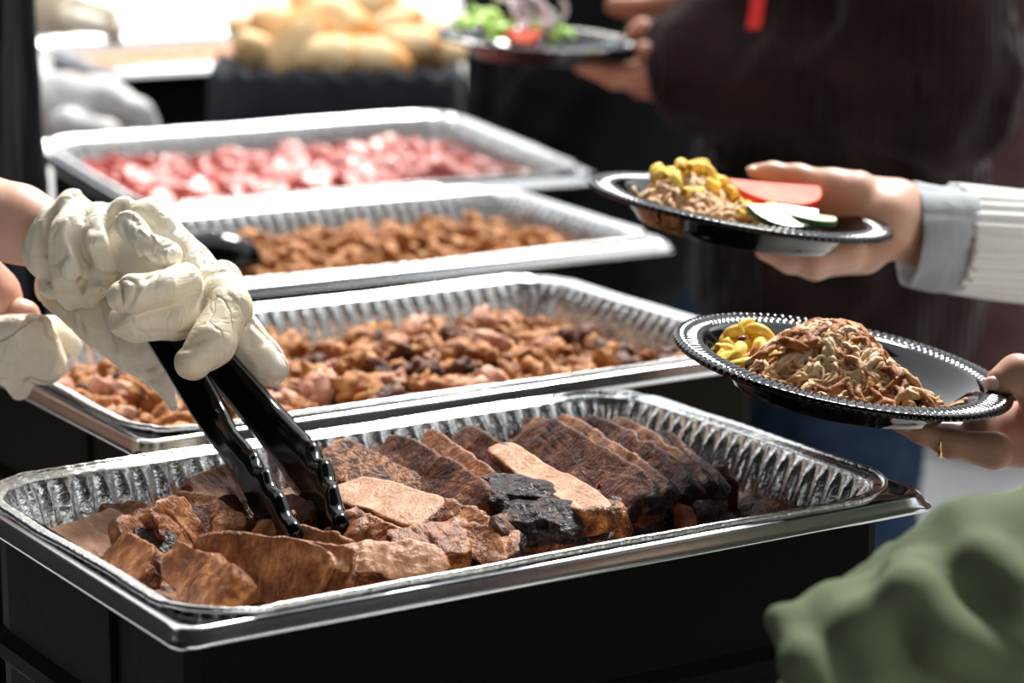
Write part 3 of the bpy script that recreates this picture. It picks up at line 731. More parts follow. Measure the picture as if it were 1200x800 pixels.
# plate 1: pulled pork heap towards the front
m1 = gmound([(-.008, .000, .044, .038, .042), (.022, -.035, .035, .025, .018), (.045, -.052, .022, .016, .014), (-.045, -.028, .03, .03, .018)])
heap('pulled_pork', P1C, r1, m1, (-.085, .085, -.09, .06), M['shred'], 'core of the pulled pork heap on the plate above the brisket tray', 'pulled pork', .004, .010)
def reg1(rs):
    while 1:
        x, y = rs.gauss(-.004, .036), rs.gauss(-.022, .028)
        if m1(x, y) > PZ-.001 and x*x+y*y < .079**2: return x, y
strands('pork_shreds', P1C, r1, 620, m1, reg1, M['shred'], 'pale stringy shreds of pulled pork heaped on the nearer held plate', 5, (.0007, .0024), (.010, .034))
strands('pork_shreds', P1C, r1, 90, m1, reg1, M['shred_dark'], 'browned glossy shreds in the pork heap of the nearer held plate', 6, (.0018, .0034), (.015, .05))
def mac_mesh(i):
    V = []; Fc = []; n = 12; K = 9; Rr = .0105+.002*(i % 2); ro = .0052; ri = .0034; arc = 2.1+.4*i
    path = [Vector((Rr*math.cos(arc*(k/(K-1)-.5)), Rr*math.sin(arc*(k/(K-1)-.5)), 0)) for k in range(K)]
    v1, f1 = tube(path, ro, n, False); v2, f2 = tube(path, ri, n, False)
    b = len(v1); V = v1+v2; Fc = f1+[tuple(j+b for j in g[::-1]) for g in f2]
    for k in range(n):
        Fc.append((k, b+k, b+(k+1) % n, (k+1) % n)); e = (K-1)*n
        Fc.append((e+(k+1) % n, b+e+(k+1) % n, b+e+k, e+k))
    o = mesh_obj('macaroni', V, Fc, M['mac']); me = o.data; bpy.data.objects.remove(o); return me
macs = [mac_mesh(i) for i in range(3)]
def mac_at(P, label, group, s):
    o = put('macaroni', R.choice(macs), P, (R.uniform(-.9, .9), R.uniform(-.9, .9), R.uniform(0, 6.28)), (s, s, s)); tag(o, label, 'macaroni', group)
mm1 = gmound([(-.066, .005, .020, .030, .016), (-.050, .022, .03, .02, .012)])
for k in range(34):
    while 1:
        x, y = R.gauss(-.068, .013), R.gauss(-.004, .024)
        if math.hypot(x, y) < .084: break
    mac_at(on(P1C, r1, x, y, max(mm1(x, y), m1(x, y)*.5+plate_floor(x, y)*.5, plate_floor(x, y))+R.uniform(.002, .007)), 'yellow macaroni beside the pork heap on the nearer held plate', 'macaroni on the nearer plate', R.uniform(.6, .9))
o = put('chilli_flake', lump_mesh('chilli_flake', (.003, .003, .002), [M['sauce']], 3, 2, .2), at(870, 396, 1.815)); tag(o, 'small dark red chilli flake on the yellow macaroni', 'chilli flake')
o = put('pork_scrap', lump_mesh('pork_scrap', (.012, .005, .004), [M['shred_dark']], 33, 3, .4, .6), at(930, 404, 1.815), (0, .3, .2)); tag(o, 'glossy reddish piece on top of the pulled pork heap', 'pork scrap')
o = put('pork_scrap', lump_mesh('pork_scrap', (.013, .006, .005), [M['shred']], 36, 3, .5, .6), on(P1C, r1, .052, -.048, PZ+.005), (0, -.6, .2)); tag(o, 'lone pork scrap at the empty side of the nearer plate', 'pork scrap')

# plate 2
m2 = gmound([(-.050, -.020, .034, .035, .026), (.008, -.050, .036, .02, .022), (-.034, .018, .040, .034, .024)])
heap('pulled_pork', P2C, r2, m2, (-.085, .05, -.09, .06), M['pork_orange'], 'pulled pork core on the plate of the white-sleeved person', 'pulled pork', .004, .012)
def reg2(rs):
    while 1:
        x, y = rs.gauss(-.02, .036), rs.gauss(-.035, .024)
        if m2(x, y) > PZ and x*x+y*y < .08**2: return x, y
strands('pork_shreds', P2C, r2, 260, m2, reg2, M['shred'], 'orange-brown pork shreds on the plate of the white-sleeved person', 8, (.0016, .0032), (.015, .04))
for k in range(80):
    while 1:
        x, y = (R.gauss(-.050, .026), R.gauss(.008, .024)) if k < 66 else (R.gauss(.012, .014), R.gauss(-.030, .010))
        if math.hypot(x, y) < .068: break
    mac_at(on(P2C, r2, x, y, max(m2(x, y), plate_floor(x, y))+R.uniform(.001, .010)), 'yellow macaroni piled on the plate beside the tomato slice', 'macaroni on the farther plate', R.uniform(.65, .95))
def wedge(name, r, t, a0, a1, mats, c, rot, label, cat, inner=0):
    n = 24; V = []; Fc = []; mi = []
    ring = [(0, 0)]+[(r*math.cos(a0+(a1-a0)*k/n), r*math.sin(a0+(a1-a0)*k/n)) for k in range(n+1)]
    m = len(ring)
    for z, s in ((t/2, .97), (t/2*.7, 1), (-t/2*.7, 1), (-t/2, .97)):
        for x, y in ring: V.append((x*s, y*s, z))
    Fc.append(tuple(range(m))); mi.append(0)
    for q in range(3):
        for k in range(m):
            Fc.append((q*m+k, (q+1)*m+k, (q+1)*m+(k+1) % m, q*m+(k+1) % m)); mi.append(1 if 0 < k < m-1 else 0)
    Fc.append(tuple(3*m+k for k in range(m))[::-1]); mi.append(0)
    o = mesh_obj(name, V, Fc, mats, None, False, mi); o.location = c; o.rotation_euler = rot; return tag(o, label, cat)
wedge('tomato_slice', .040, .012, -2.9, .3, [M['tomato'], M['tomato_skin']], at(905, 222, 2.17), (math.radians(14), math.radians(11), 0), 'thick red tomato slice on the plate under the thumb', 'tomato slice')
wedge('cucumber_slice', .030, .006, -2.8, .1, [M['cuke'], M['cuke_skin']], at(915, 243, 2.085), (math.radians(24), math.radians(12), .1), 'pale cucumber slice leaning at the front of the tomato slice', 'cucumber slice')
wedge('cucumber_slice', .024, .005, -2.6, .0, [M['cuke'], M['cuke_skin']], at(945, 253, 2.09), (math.radians(5), math.radians(10), .3), 'cucumber slice lying flat with dark green rind to the front', 'cucumber slice')

# plate 3: salad
def leaf(c, s, seed, label):
    rs = np.random.RandomState(seed); n = 26; V = []; Fc = []
    for j in range(n+1):
        for i in range(n+1):
            x = (i/n-.5)*2; y = (j/n-.5)*2; r = math.hypot(x, y)
            z = .5*math.cos(r*1.6)+.22*math.sin(5*x+seed)*r+.22*math.sin(6*y+2*seed)*r
            V.append((x*s*(1-.25*abs(y)), y*s*(1-.25*abs(x)), z*s*.7))
    for j in range(n):
        for i in range(n):
            a = j*(n+1)+i; Fc.append((a, a+1, a+n+2, a+n+1))
    o = mesh_obj('lettuce_leaf', V, Fc, M['lettuce']); o.location = c; o.rotation_euler = (rs.uniform(-.5, .5), rs.uniform(-.5, .5), rs.uniform(0, 6))
    sd = o.modifiers.new('thickness', 'SOLIDIFY'); sd.thickness = .0015
    return tag(o, label, 'lettuce leaf', 'lettuce on the salad plate')
for i, (px, py, Y, s) in enumerate([(560, 30, 3.29, .026), (575, 22, 3.34, .03), (548, 26, 3.32, .022), (585, 36, 3.27, .02), (640, 34, 3.33, .022), (655, 40, 3.3, .018)]):
    leaf(at(px, py, Y), s, i+1, 'curled bright green lettuce leaf on the salad plate' if i < 4 else 'pale lettuce leaf under the red onion on the salad plate')
def onion(c, s, rot):
    path = [Vector((s*math.cos(a), s*math.sin(a), 0)) for a in np.linspace(.2, 3.3, 12)]
    v, f = tube(path, [s*.16]*12, 8); o = mesh_obj('onion_slice', v, f, M['onion']); o.location = c; o.rotation_euler = rot
    return tag(o, 'curved sliver of red onion on the salad plate', 'onion', 'red onion on the salad plate')
for i in range(12):
    onion(at(R.uniform(598, 650), R.uniform(4, 38), R.uniform(3.27, 3.34)), R.uniform(.014, .026), (R.uniform(-1.4, 1.4), R.uniform(-1.4, 1.4), R.uniform(0, 6)))
wedge('tomato_slice', .022, .012, -3, .1, [M['tomato'], M['tomato_skin']], at(612, 38, 3.25), (.7, .1, 0), 'small orange-red tomato slice under onion on the salad plate', 'tomato slice')

# ------------------------------------------------------------------ tongs
tg = empty('tongs', tuple(at(330, 620, 1.775)))
def arm(pts, widths, thick, name, scallop):
    """pts px points; widths in px; channel-section arm ending in a paddle"""
    path = smoothpath([at(*p) for p in pts], 8); n = len(path); K = len(pts)-1
    wv = []
    for i in range(n):
        t = i/(n-1)*K; k = min(int(t), K-1); wv.append(widths[k]+(widths[k+1]-widths[k])*(t-k))
    V = []; Fc = []
    for i, p in enumerate(path):
        t = (path[min(i+1, n-1)]-path[max(i-1, 0)]).normalized()
        side = t.cross(Vector((0, 1, .25))).normalized(); dep = side.cross(t).normalized()
        if dep.y > 0: dep = -dep
        wd = pxm(wv[i], p.y)/2
        sc = 1
        if scallop and i > n*.62: sc = 1+.16*math.sin(i*1.5)
        sec = [(-1, -.5), (-1, .3), (-.8, .75), (-.35, .95), (.0, .8), (.35, .95), (.8, .75), (1*sc, .3), (1*sc, -.5), (.8, -.75), (0, -.35), (-.8, -.75)]
        for a, b in sec: V.append(rel(p+side*(wd*a)+dep*(thick*b), tg))
    m = 12
    for i in range(n-1):
        for k in range(m): Fc.append((i*m+k, i*m+(k+1) % m, (i+1)*m+(k+1) % m, (i+1)*m+k))
    Fc.append(tuple(range(m))[::-1]); Fc.append(tuple((n-1)*m+k for k in range(m)))
    return mesh_obj(name, V, Fc, M['tong'], tg)
arm([(158, 345, 1.875), (200, 408, 1.855), (250, 490, 1.825), (285, 545, 1.772), (315, 592, 1.725), (348, 642, 1.675)], [36, 42, 44, 58, 74, 46], .006, 'arm', True)
arm([(190, 345, 1.90), (250, 420, 1.88), (310, 490, 1.855), (350, 540, 1.815), (383, 590, 1.765), (403, 636, 1.715)], [36, 44, 50, 72, 90, 52], .007, 'arm', True)
v, f = tube([rel(at(160, 348, 1.868), tg), rel(at(192, 345, 1.91), tg)], .009, 12); mesh_obj('hinge', v, f, M['tong'], tg)
v, f = tube([rel(at(196, 376, 1.848), tg), rel(at(208, 390, 1.845), tg)], .0035, 8); mesh_obj('tong_glint', v, f, M['steel'], tg)  # bright steel bar modelled as the white reflection on the tongs
tag(tg, 'black scalloped serving tongs gripping the brisket slices', 'tongs')

# ------------------------------------------------------------------ people
def figure(x, y, facing, h=1.74, wide=1.0):
    """skeleton joints of a standing person"""
    f = Vector((math.cos(facing), math.sin(facing), 0)); l = Vector((-f.y, f.x, 0)); b = Vector((x, y, 0)); k = h/1.74
    J = dict(f=f, l=l, b=b, k=k, w=wide)
    J['hipL'] = b+l*.09*k+Vector((0, 0, .90*k)); J['hipR'] = b-l*.09*k+Vector((0, 0, .90*k))
    J['shL'] = b+l*.185*k*wide+Vector((0, 0, 1.42*k)); J['shR'] = b-l*.185*k*wide+Vector((0, 0, 1.42*k))
    J['neck'] = b+Vector((0, 0, 1.47*k)); J['head'] = b+f*.02+Vector((0, 0, 1.62*k))
    return J
def legs(J, add=0, stop=0):
    P = []; f, l, b, k = J['f'], J['l'], J['b'], J['k']
    for s in (1, -1):
        hip = b+l*.09*s*k+Vector((0, 0, .90*k)); kn = b+l*.10*s*k+f*.02+Vector((0, 0, .49*k)); an = b+l*.11*s*k+Vector((0, 0, .085*k))
        P += [cone(hip, .085+add, kn, .058+add), cone(kn, .058+add, an, .042+add)]
        if not stop: P += [cone(an-Vector((0, 0, .035)), .038, an+f*.15-Vector((0, 0, .05)), .030)]
    return P
def torso(J, add=0, hem=.92):
    f, l, b, k, w_ = J['f'], J['l'], J['b'], J['k'], J['w']; P = []
    for s in (1, -1):
        P += [cone(b+l*.06*s*w_+Vector((0, 0, hem*k)), .105*w_+add, b+l*.055*s*w_+Vector((0, 0, 1.08*k)), .098*w_+add), cone(b+l*.055*s*w_+Vector((0, 0, 1.08*k)), .098*w_+add, b+l*.075*s*w_+Vector((0, 0, 1.32*k)), .105*w_+add),
              cone(b+l*.05*s+Vector((0, 0, 1.42*k)), .06+add, J['shL' if s > 0 else 'shR'], .055+add)]
    return P
def head(J):
    f, l, c, k = J['f'], J['l'], np.array(J['head']), J['k']; c = Vector(c)
    Mx = np.array([[f.x, l.x, 0], [f.y, l.y, 0], [0, 0, 1]])
    P = [cone(J['neck']-Vector((0, 0, .06)), .058, c-Vector((0, 0, .06)), .052), ell(c+Vector((0, 0, .02)), (.097*k, .077*k, .105*k), Mx), ell(c+f*.025-Vector((0, 0, .06)), (.062, .055, .055), Mx),
         cone(c+f*.098+Vector((0, 0, .012)), .008, c+f*.112-Vector((0, 0, .022)), .014)]
    for s in (1, -1): P += [ell(c+l*.078*s-f*.01, (.024, .010, .032), Mx), ell(c+f*.086+l*.033*s+Vector((0, 0, .018)), (.012, .015, .010), Mx)]
    P += [cone(c+f*.088+l*.022-Vector((0, 0, .055)), .007, c+f*.088-l*.022-Vector((0, 0, .055)), .007)]
    return P
def hairp(J):
    f, l, c = J['f'], J['l'], J['head']; Mx = np.array([[f.x, l.x, 0], [f.y, l.y, 0], [0, 0, 1]])
    return [ell(c-f*.015+Vector((0, 0, .045)), (.105, .088, .100), Mx), ell(c-f*.05-Vector((0, 0, .02)), (.065, .078, .085), Mx)]
def armc(sh, el, wr, add=0, r=(.052, .042, .030)): return [cone(sh, r[0]+add, el, r[1]+add), cone(el, r[1]+add, wr, r[2]+add)]
def shorter(P): return [(p[0], p[1], p[2]*.85, p[3], p[4]*.85) for p in P]
def build_person(name, label, J, skin, arms, hands, hand_vox, group=None):
    """arms: list of (shoulder, elbow, wrist); hands: list of prim lists (fine). Body is one mesh."""
    root = empty(name, tuple(J['b']))
    P = legs(J)+torso(J)+head(J)
    for a in arms: P += armc(*a)
    parts = [sdf_mesh(P, .010, .03)]
    for hp_, k_, infl in hands: parts.append(sdf_mesh(hp_, hand_vox, k_, infl))
    V, Q = join(*parts); V = V-np.array(J['b'])
    np_obj('body', (V, Q), skin, root)
    V, Q = sdf_mesh(hairp(J), .010, .02, noise=lambda P_: fbm(P_, .03, 2)*.006); np_obj('hair', (V-np.array(J['b']), Q), M['hair'], root)
    tag(root, label, 'person', group); return root
def garment(root, name, prims, h, k, infl, m, noise=None, clip=None):
    V, Q = sdf_mesh(prims, h, k, infl, noise, clip); V = V-np.array(root.location)
    return np_obj(name, (V, Q), m, root)
def folds(amp, sc, st=(1, 1, 1)):
    st = np.array(st); return lambda P: (np.abs(fbm(P*st, sc, 3))-.35)*amp

# --- server with the tongs, navy apron
J = figure(-.636, 2.60, 0.0, 1.74)
wr = at(72, 283, 1.925); el = Vector((-.60, 2.08, 1.215)); 
hand = chain([(72, 285, 1.925, 50), (120, 292, 1.91, 46), (180, 302, 1.89, 46), (222, 326, 1.88, 33)])
hand += chain([(185, 285, 1.89, 36), (220, 312, 1.88, 29), (256, 346, 1.86, 25)])
fingA = chain([(258, 332, 1.86, 27), (270, 362, 1.835, 26), (248, 402, 1.812, 28), (226, 424, 1.802, 22)])
fingB = chain([(250, 340, 1.90, 26), (282, 395, 1.895, 27), (306, 422, 1.89, 26), (318, 432, 1.885, 20)])
fingC = chain([(240, 345, 1.86, 26), (205, 372, 1.83, 27), (160, 378, 1.82, 24), (146, 376, 1.82, 20)])
thumb = chain([(215, 330, 1.835, 22), (190, 338, 1.815, 20), (155, 345, 1.806, 23), (143, 348, 1.806, 18)])
heel = chain([(70, 335, 1.95, 30), (125, 365, 1.93, 44), (165, 405, 1.915, 36), (190, 445, 1.905, 16), (203, 476, 1.90, 6)])
cuff = chain([(84, 240, 1.915, 16), (78, 270, 1.885, 18), (80, 318, 1.878, 20), (90, 348, 1.895, 16)])+chain([(84, 242, 1.92, 16), (100, 262, 1.955, 16), (98, 320, 1.96, 18)])
cuff += chain([(118, 250, 1.90, 14), (112, 285, 1.872, 14), (118, 322, 1.875, 14)])+chain([(138, 248, 1.90, 15), (172, 252, 1.89, 16), (194, 266, 1.885, 17)])+chain([(150, 262, 1.865, 13), (172, 285, 1.852, 13), (195, 300, 1.846, 16)])+chain([(60, 335, 1.90, 12), (100, 345, 1.885, 14), (118, 335, 1.87, 12)])
wr2 = at(-20, 352, 1.965); el2 = Vector((-.62, 2.25, 1.10))
hand2 = chain([(-10, 405, 1.95, 46), (30, 408, 1.945, 40), (52, 425, 1.94, 26)])+chain([(-30, 388, 1.935, 14), (20, 386, 1.93, 14), (48, 380, 1.94, 12)])+chain([(20, 420, 1.945, 36), (22, 455, 1.94, 14)])
hand2 += chain([(35, 392, 1.975, 24), (62, 396, 1.98, 24), (78, 404, 1.98, 18)])
wrist2 = chain([(-120, 338, 2.02, 40), (-20, 360, 1.965, 34), (26, 372, 1.955, 28), (36, 398, 1.95, 22)])
fore = chain([(-60, 240, 1.96, 56), (20, 262, 1.94, 54), (72, 283, 1.925, 47), (120, 292, 1.91, 44)])
srv = build_person('person', 'server in navy apron gripping the tongs with a latex-gloved hand', J, M['skin'],
    [(J['shR'], el, at(-40, 247, 1.955)), (J['shL'], el2, wr2)], [(fore+hand+shorter(fingA)+shorter(fingB)+fingC[:2]+thumb[:2], .005, -.0045), (wrist2+hand2, .005, -.0045)], .003)
# slimmer skin under the glove; glove surfaces carry the folds
def glove_noise(P):
    w_ = P+np.stack([vnoise(P+k*7.1, .03) for k in range(3)], 1)*.010
    n1 = vnoise(w_*np.array([1.0, 1, .8]), .030); n3 = vnoise(P+2, .045)
    return .0012*np.exp(-(n1/.06)**2)+n3*.0010-.0003
def cuff_noise(P):
    w_ = P+np.stack([vnoise(P+k*5.3, .04) for k in range(3)], 1)*.014
    n1 = vnoise(w_*np.array([1.9, 1.2, .35]), .020); n2 = vnoise(w_*np.array([1.2, 1, .5])+8, .012)
    return np.abs(n1)*.0075-.0030+np.abs(n2)*.0020
# fingers kept apart from the palm with a small blend
g1 = sdf_mesh(hand+heel+fingA+fingB+fingC+thumb, .0017, .0030, 0, glove_noise)
g2 = sdf_mesh(cuff+chain([(82, 288, 1.918, 53), (125, 292, 1.91, 48), (172, 292, 1.89, 43)]), .0018, .004, 0, cuff_noise)
V, Q = join(g1, g2); gl = np_obj('glove', (V-np.array(J['b']), Q), M['glove'], srv); gl['label'] = 'wrinkled cream latex glove around the tongs'
V, Q = sdf_mesh(hand2, .0024, .006, 0, glove_noise); gl = np_obj('glove', (V-np.array(J['b']), Q), M['glove'], srv); gl['label'] = 'cream latex glove on the lowered hand'
garment(srv, 'shirt', torso(J, 0, .9)+armc(J['shR'], el+(J['shR']-el)*.35, el+(J['shR']-el)*.3)+armc(J['shL'], el2+(J['shL']-el2)*.35, el2+(J['shL']-el2)*.3), .010, .03, .014, M['black_cloth'], folds(.010, .08))
garment(srv, 'trousers', legs(J, 0, 1), .010, .03, .016, M['black_cloth'], folds(.008, .07))
ap = [cone(J['b']+J['l']*.08*s+J['f']*.045+Vector((0, 0, .55)), .115, J['b']+J['l']*.065*s+J['f']*.045+Vector((0, 0, 1.36)), .105) for s in (1, -1)]
garment(srv, 'apron', ap, .008, .03, .022, M['navy'], folds(.010, .09, (1, 1, .3)), clip=lambda P: -(P[:, 0]-(J['b'].x+.0)))

# --- second server further back: two gloved hands
J2 = figure(-1.18, 4.05, -.12, 1.74)
wrA = at(30, 128, 3.66); elA = Vector((-.98, 3.84, 1.16)); wrB = at(40, 15, 4.12); elB = Vector((-1.0, 4.2, 1.22))
hA = chain([(20, 128, 3.68, 38), (70, 130, 3.64, 44), (115, 135, 3.62, 44), (150, 150, 3.62, 36)])
for dy, Y in ((0, 3.58), (4, 3.61), (6, 3.64), (10, 3.67)): hA += chain([(125, 118+dy, Y, 22), (160, 135+dy, Y, 19), (178, 168+dy, Y, 15)])
hA += chain([(80, 150, 3.56, 24), (125, 160, 3.53, 18), (150, 178, 3.53, 14)])
hB = chain([(20, 12, 4.13, 34), (70, 8, 4.12, 32), (105, 10, 4.12, 24)])
for dy, Y in ((0, 4.07), (3, 4.10), (5, 4.13), (8, 4.16)): hB += chain([(95, 8+dy, Y, 15), (120, 16+dy, Y, 13), (134, 36+dy, Y, 10)])
hB += chain([(80, 22, 4.06, 14), (112, 30, 4.03, 11)])
s2 = build_person('person', 'second server reaching gloved hands between the sausage tray and the far tray', J2, M['skin'], [(J2['shR'], elA, wrA), (J2['shL'], elB, wrB)], [(hA, .006, -.003), (hB, .006, -.003)], .005)
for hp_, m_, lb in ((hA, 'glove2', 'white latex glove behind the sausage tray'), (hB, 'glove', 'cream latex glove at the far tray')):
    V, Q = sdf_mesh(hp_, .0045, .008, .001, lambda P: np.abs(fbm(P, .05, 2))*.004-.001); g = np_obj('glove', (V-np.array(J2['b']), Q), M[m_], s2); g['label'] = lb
garment(s2, 'shirt', torso(J2, 0, .9)+armc(J2['shR'], elA, elA+(wrA-elA)*.1)+armc(J2['shL'], elB, elB+(wrB-elB)*.1), .012, .03, .014, M['black_cloth'], folds(.010, .08))
garment(s2, 'trousers', legs(J2, 0, 1), .012, .03, .016, M['black_cloth'], folds(.008, .07))

# --- person in brown holding the salad plate
J3 = figure(.415, 3.46, math.pi*1.02, 1.78, 1.25)
wr3 = at(800, 88, 3.35); el3 = Vector((.50, 3.22, 1.10)); wr3b = at(860, -5, 3.50); el3b = Vector((.50, 3.68, 1.20))
h3r = chain([(830, 92, 3.33, 34), (790, 90, 3.345, 32), (755, 92, 3.345, 24)])
for Y, e in ((3.30, 0), (3.325, 4), (3.35, 6), (3.375, 4)): h3r += chain([(765, 90, Y, 17), (720, 90-e*.3, Y, 13), (682, 78, Y, 9)])
h3r += chain([(800, 60, 3.34, 22), (775, 42, 3.335, 14), (752, 34, 3.33, 11), (740, 40, 3.325, 8)])+chain([(800, 75, 3.32, 20), (775, 66, 3.305, 13), (752, 58, 3.30, 10)])
h3l = chain([(870, -5, 3.50, 34), (815, -3, 3.49, 28), (785, 2, 3.48, 22)])
for Y, e in ((3.44, 0), (3.465, 3), (3.49, 4)): h3l += chain([(790, 2+e, Y, 15), (745, 8+e, Y, 12), (718, 4+e, Y, 9)])
p3 = build_person('person', 'person in dark brown knit holding the plate of salad', J3, M['skin_red'], [(J3['shL'], el3, at(835, 92, 3.33)), (J3['shR'], el3b, at(875, -5, 3.5))], [(h3r, .008, 0), (h3l, .008, 0)], .004)
slv = [cone(J3['shL'], .085, el3, .082), cone(el3, .082, at(822, 80, 3.33), .066)]
slv2 = [cone(J3['shR'], .085, el3b, .080), cone(el3b, .080, at(860, -8, 3.5), .06)]
garment(p3, 'sweater', torso(J3, .03, .80)+slv+slv2, .009, .04, .012, M['brown'], folds(.022, .09, (1, 1, .6)))
garment(p3, 'jeans', legs(J3, .032, 1), .010, .03, .016, M['denim'], folds(.012, .07))
a, b = at(893, -40, 3.20), at(883, 34, 3.19)
path = smoothpath([Vector((a.x+.02, a.y, a.z+.25)), a, b], 6); V = []; Fc = []
for i, p in enumerate(path):
    for dx, dy in ((-.008, 0), (.008, 0), (.008, .002), (-.008, .002)): V.append(p+Vector((dx, dy, 0))-J3['b'])
for i in range(len(path)-1):
    for k in range(4): Fc.append((i*4+k, i*4+(k+1) % 4, (i+1)*4+(k+1) % 4, (i+1)*4+k))
o = mesh_obj('lanyard', V, Fc, M['red'], p3, False); o['label'] = 'red lanyard strap'

# --- person in white ribbed sweater
J4 = figure(.86, 2.42, math.pi*.99, 1.70)
wr4 = at(1085, 274, 2.205); el4 = Vector((.70, 2.36, 1.06))
dY = .055
def sh(pts, d): return [(a, b, c+d, r) for a, b, c, r in pts]
h4_ = chain(sh([(1100, 276, 2.155, 44), (1045, 256, 2.15, 46), (1010, 246, 2.15, 40), (985, 232, 2.15, 30)], dY))
h4_ += chain(sh([(1035, 262, 2.135, 46), (1010, 290, 2.135, 30), (985, 297, 2.13, 24)], dY))
h4_ += chain(sh([(1000, 228, 2.14, 30), (975, 219, 2.145, 20), (935, 207, 2.16, 13.5), (905, 203, 2.165, 12), (884, 201, 2.17, 9)], dY))
for Y, yy, e in ((2.09, 0, 0), (2.115, 5, 4), (2.14, 7, 4), (2.165, 6, 0)): h4_ += chain(sh([(995, 292+yy, Y, 20), (955, 303+yy*1.3, Y-.01, 15), (925, 300+yy, Y-.01, 12), (897-e, 288+yy, Y-.012, 8.5)], dY))
p4 = build_person('person', 'person in white ribbed sweater holding the tomato and macaroni plate', J4, M['skin'], [(J4['shR'], el4, wr4)], [(h4_, .007, 0)], .0026)
nl = at(881, 198, 2.155+dY); o = put('thumb_nail', lump_mesh('thumb_nail', (.005, .003, .0022), [M['nail']], 2, 3, .03), nl-J4['b']); o.parent = p4
def sleeve(pts, rads, ribs, amp, name, m, root, n=240, thick=True):
    path = smoothpath([Vector(p) for p in pts], 8); N = len(path); V = []; Fc = []; K = len(rads)-1; prev = None
    for i, p in enumerate(path):
        t = (path[min(i+1, N-1)]-path[max(i-1, 0)]).normalized()
        a = t.orthogonal().normalized() if prev is None else (prev-t*prev.dot(t)).normalized(); prev = a; b = t.cross(a)
        q = i/(N-1)*K; k = min(int(q), K-1); r = rads[k]+(rads[k+1]-rads[k])*(q-k)
        for j in range(n):
            an = 2*math.pi*j/n; rr = r+amp*abs(math.cos(ribs*an/2))**.7-amp+.0015*math.sin(3*an+i*.3)
            V.append(p+a*(rr*math.cos(an))+b*(rr*math.sin(an))-Vector(root.location))
    for i in range(N-1):
        for j in range(n): Fc.append((i*n+j, i*n+(j+1) % n, (i+1)*n+(j+1) % n, (i+1)*n+j))
    o = mesh_obj(name, V, Fc, m, root); s_ = o.modifiers.new('thickness', 'SOLIDIFY'); s_.thickness = .003; s_.offset = -1; return o
e1 = at(1112, 280, 2.215); e2 = at(1200, 287, 2.235); e3 = at(1320, 294, 2.27)
sleeve([e1, e2, e3, el4+Vector((.02, 0, .02))], [.0455, .047, .049, .052], 26, .0040, 'sleeve', M['white_knit'], p4)
sleeve([at(1066, 276, 2.208), at(1092, 278, 2.21), at(1125, 281, 2.217)], [.0435, .0440, .043], 9, .0016, 'cuff', M['grey_cuff'], p4, 120)
garment(p4, 'sweater', torso(J4, .01, .88)+[cone(J4['shR'], .062, el4, .052), cone(el4, .052, el4+(e3-el4)*.35, .048)]+[cone(J4['shL'], .062, J4['b']+Vector((.05, -.24, 1.05)), .05)], .011, .03, .012, M['white_knit'], folds(.010, .08))
garment(p4, 'trousers', legs(J4, 0, 1), .011, .03, .016, M['denim'], folds(.008, .07))

# --- person in olive jacket, plate in the far hand, near sleeve in the foreground
J5 = figure(.74, 1.50, math.pi, 1.70)
wr5 = at(1290, 512, 1.885); el5 = Vector((.68, 1.80, 1.02))
h5_ = chain([(1300, 512, 1.885, 50), (1240, 506, 1.885, 50), (1190, 510, 1.875, 38), (1145, 514, 1.868, 26)])
for Y, yy in ((1.835, 6), (1.862, 4), (1.889, 0), (1.915, -4)): h5_ += chain([(1165, 522+yy, Y, 24), (1115, 514+yy, Y-.004, 16), (1080, 503+yy*.6, Y-.006, 12), (1052, 494+yy*.5, Y-.006, 9)])
h5_ += chain([(1240, 490, 1.86, 44), (1222, 452, 1.85, 32), (1192, 438, 1.843, 22), (1172, 446, 1.838, 17)])
h5l = chain([(935, 955, 1.322, 62), (895, 985, 1.315, 66), (850, 1010, 1.31, 58), (825, 1022, 1.31, 40)])
for Y, e in ((1.285, 0), (1.303, 8), (1.321, 8), (1.339, 0)): h5l += chain([(845, 1015, Y, 22), (795, 1040, Y, 19), (772-e, 1075, Y, 16), (770-e, 1108, Y, 13)])
h5l += chain([(885, 985, 1.285, 30), (845, 990, 1.262, 22), (808, 1010, 1.258, 18)])
p5 = build_person('person', 'person in olive jacket holding the pulled pork plate over the brisket', J5, M['skin_tan'], [(J5['shR'], el5, wr5), (J5['shL'], at(1400, 640, 1.42), at(945, 950, 1.322))], [(h5_, .007, 0), (h5l, .007, 0)], .0024)
o = put('thumb_nail', lump_mesh('thumb_nail', (.0065, .0045, .005), [M['nail']], 4, 3, .03), at(1163, 449, 1.832)-J5['b']); o.parent = p5
ringp = [at(1103, 519, 1.831)+Vector((.002*math.cos(a), .0088*math.cos(a), .0088*math.sin(a)))-J5['b'] for a in np.linspace(0, 6.0, 22)]
v, f = tube(ringp, .0016, 8); o = mesh_obj('ring', v, f, M['gold'], p5); o['label'] = 'thin gold finger ring'
elN = at(1400, 640, 1.42); wrN = at(930, 960, 1.32)
def jacket_noise(P):
    w_ = P[:, 0]*.55+P[:, 2]*.85+vnoise(P, .09)*.03
    n1 = vnoise(np.stack([w_*1.0, P[:, 1]*.5, P[:, 0]*.5-P[:, 2]*.3], 1), .038)
    return n1*.010-.006*np.exp(-(vnoise(np.stack([w_, P[:, 1]*.6, P[:, 0]*.35], 1)+5, .05)/.14)**2)+fbm(P, .05, 2)*.002
garment(p5, 'jacket', torso(J5, .012, .82)+[cone(J5['shR'], .066, el5, .058), cone(el5, .058, el5+(wr5-el5)*.25, .05)], .011, .03, .014, M['olive'], folds(.012, .08))
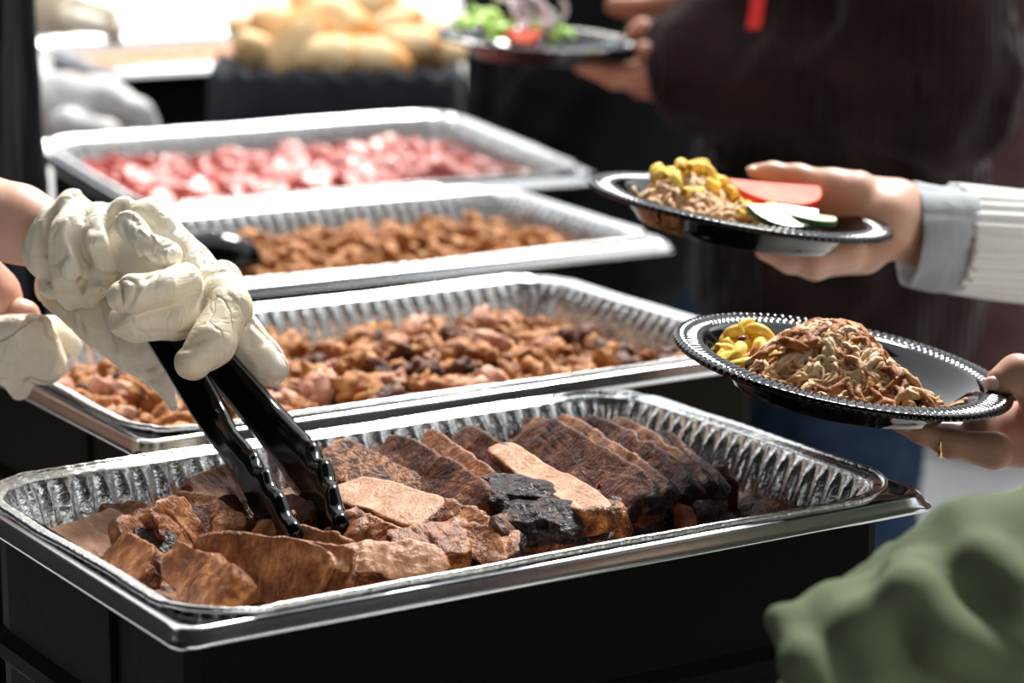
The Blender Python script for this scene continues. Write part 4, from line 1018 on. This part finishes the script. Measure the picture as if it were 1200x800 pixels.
jk = sdf_mesh([cone(J5['shL'], .072, elN, .074), cone(elN, .066, at(1190, 705, 1.38), .058), cone(at(1190, 705, 1.38), .058, at(1055, 822, 1.35), .052), cone(at(1055, 822, 1.35), .052, wrN, .046)]+chain([(1062, 668, 1.345, 15), (1068, 700, 1.315, 17), (1105, 755, 1.30, 17), (1195, 792, 1.295, 17)])+chain([(918, 735, 1.335, 14), (935, 780, 1.30, 16), (975, 830, 1.285, 16)])+chain([(1125, 612, 1.38, 14), (1150, 650, 1.34, 16), (1210, 690, 1.315, 18)])+chain([(980, 712, 1.35, 12), (1010, 740, 1.31, 13), (1030, 800, 1.295, 14)]), .0042, .02, 0, jacket_noise)
np_obj('jacket_sleeve', (jk[0]-np.array(J5['b']), jk[1]), M['olive'], p5)
garment(p5, 'trousers', legs(J5, 0, 1), .011, .03, .016, M['black_cloth'], folds(.008, .07))

# --- person in black behind
J7 = figure(.12, 4.66, math.pi*1.15, 1.78, 1.2)
p7 = build_person('person', 'person in black standing beyond the salad plate', J7, M['skin'], [(J7['shL'], J7['b']+Vector((.02, -.26, 1.1)), J7['b']+Vector((-.1, -.25, .88))), (J7['shR'], J7['b']+Vector((.02, .26, 1.1)), J7['b']+Vector((-.1, .25, .88)))], [], .01)
garment(p7, 'coat', torso(J7, .03, .66)+armc(J7['shL'], J7['b']+Vector((.02, -.26, 1.1)), J7['b']+Vector((-.09, -.25, .90)))+armc(J7['shR'], J7['b']+Vector((.02, .26, 1.1)), J7['b']+Vector((-.09, .25, .90))), .012, .04, .018, M['black_cloth'], folds(.014, .09))
garment(p7, 'trousers', legs(J7, .012, 1), .012, .03, .016, M['denim'], folds(.010, .07))
for nm, lb, J8, jm, tm in (('person', 'person in black jacket and blue jeans beyond the brown-knit person', figure(.335, 5.15, math.pi, 1.76, 1.15), 'black_cloth', 'denim'),
                       ('person', 'person in a long reddish brown knit coat standing far behind the white-sleeved person', figure(1.02, 5.75, math.pi*.8, 1.76, 1.45), 'maroon', 'denim')):
    B = J8['b']; eL = B+Vector((.02, -.27, 1.12)); eR = B+Vector((.02, .27, 1.12)); wL = B+Vector((-.12, -.24, .92)); wR = B+Vector((-.12, .24, .92))
    p8 = build_person(nm, lb, J8, M['skin'], [(J8['shL'], eL, wL), (J8['shR'], eR, wR)], [], .01)
    garment(p8, 'coat' if jm == 'maroon' else 'jacket', torso(J8, .02, .76)+([cone(B+J8['l']*.07*q, .17, B+J8['l']*.07*q+Vector((0, 0, -B.z+.24)), .19) for q in ()]+[cone(B+J8['l']*.08*q+Vector((0, 0, .30)), .15, B+J8['l']*.07*q+Vector((0, 0, 1.0)), .13) for q in (1, -1)] if jm == 'maroon' else [])+armc(J8['shL'], eL, eL+(wL-eL)*.85)+armc(J8['shR'], eR, eR+(wR-eR)*.85), .011, .04, .018, M[jm], folds(.014, .09))
    garment(p8, 'jeans', legs(J8, .012, 1), .011, .03, .016, M[tm], folds(.010, .07))
bpy.context.view_layer.update()
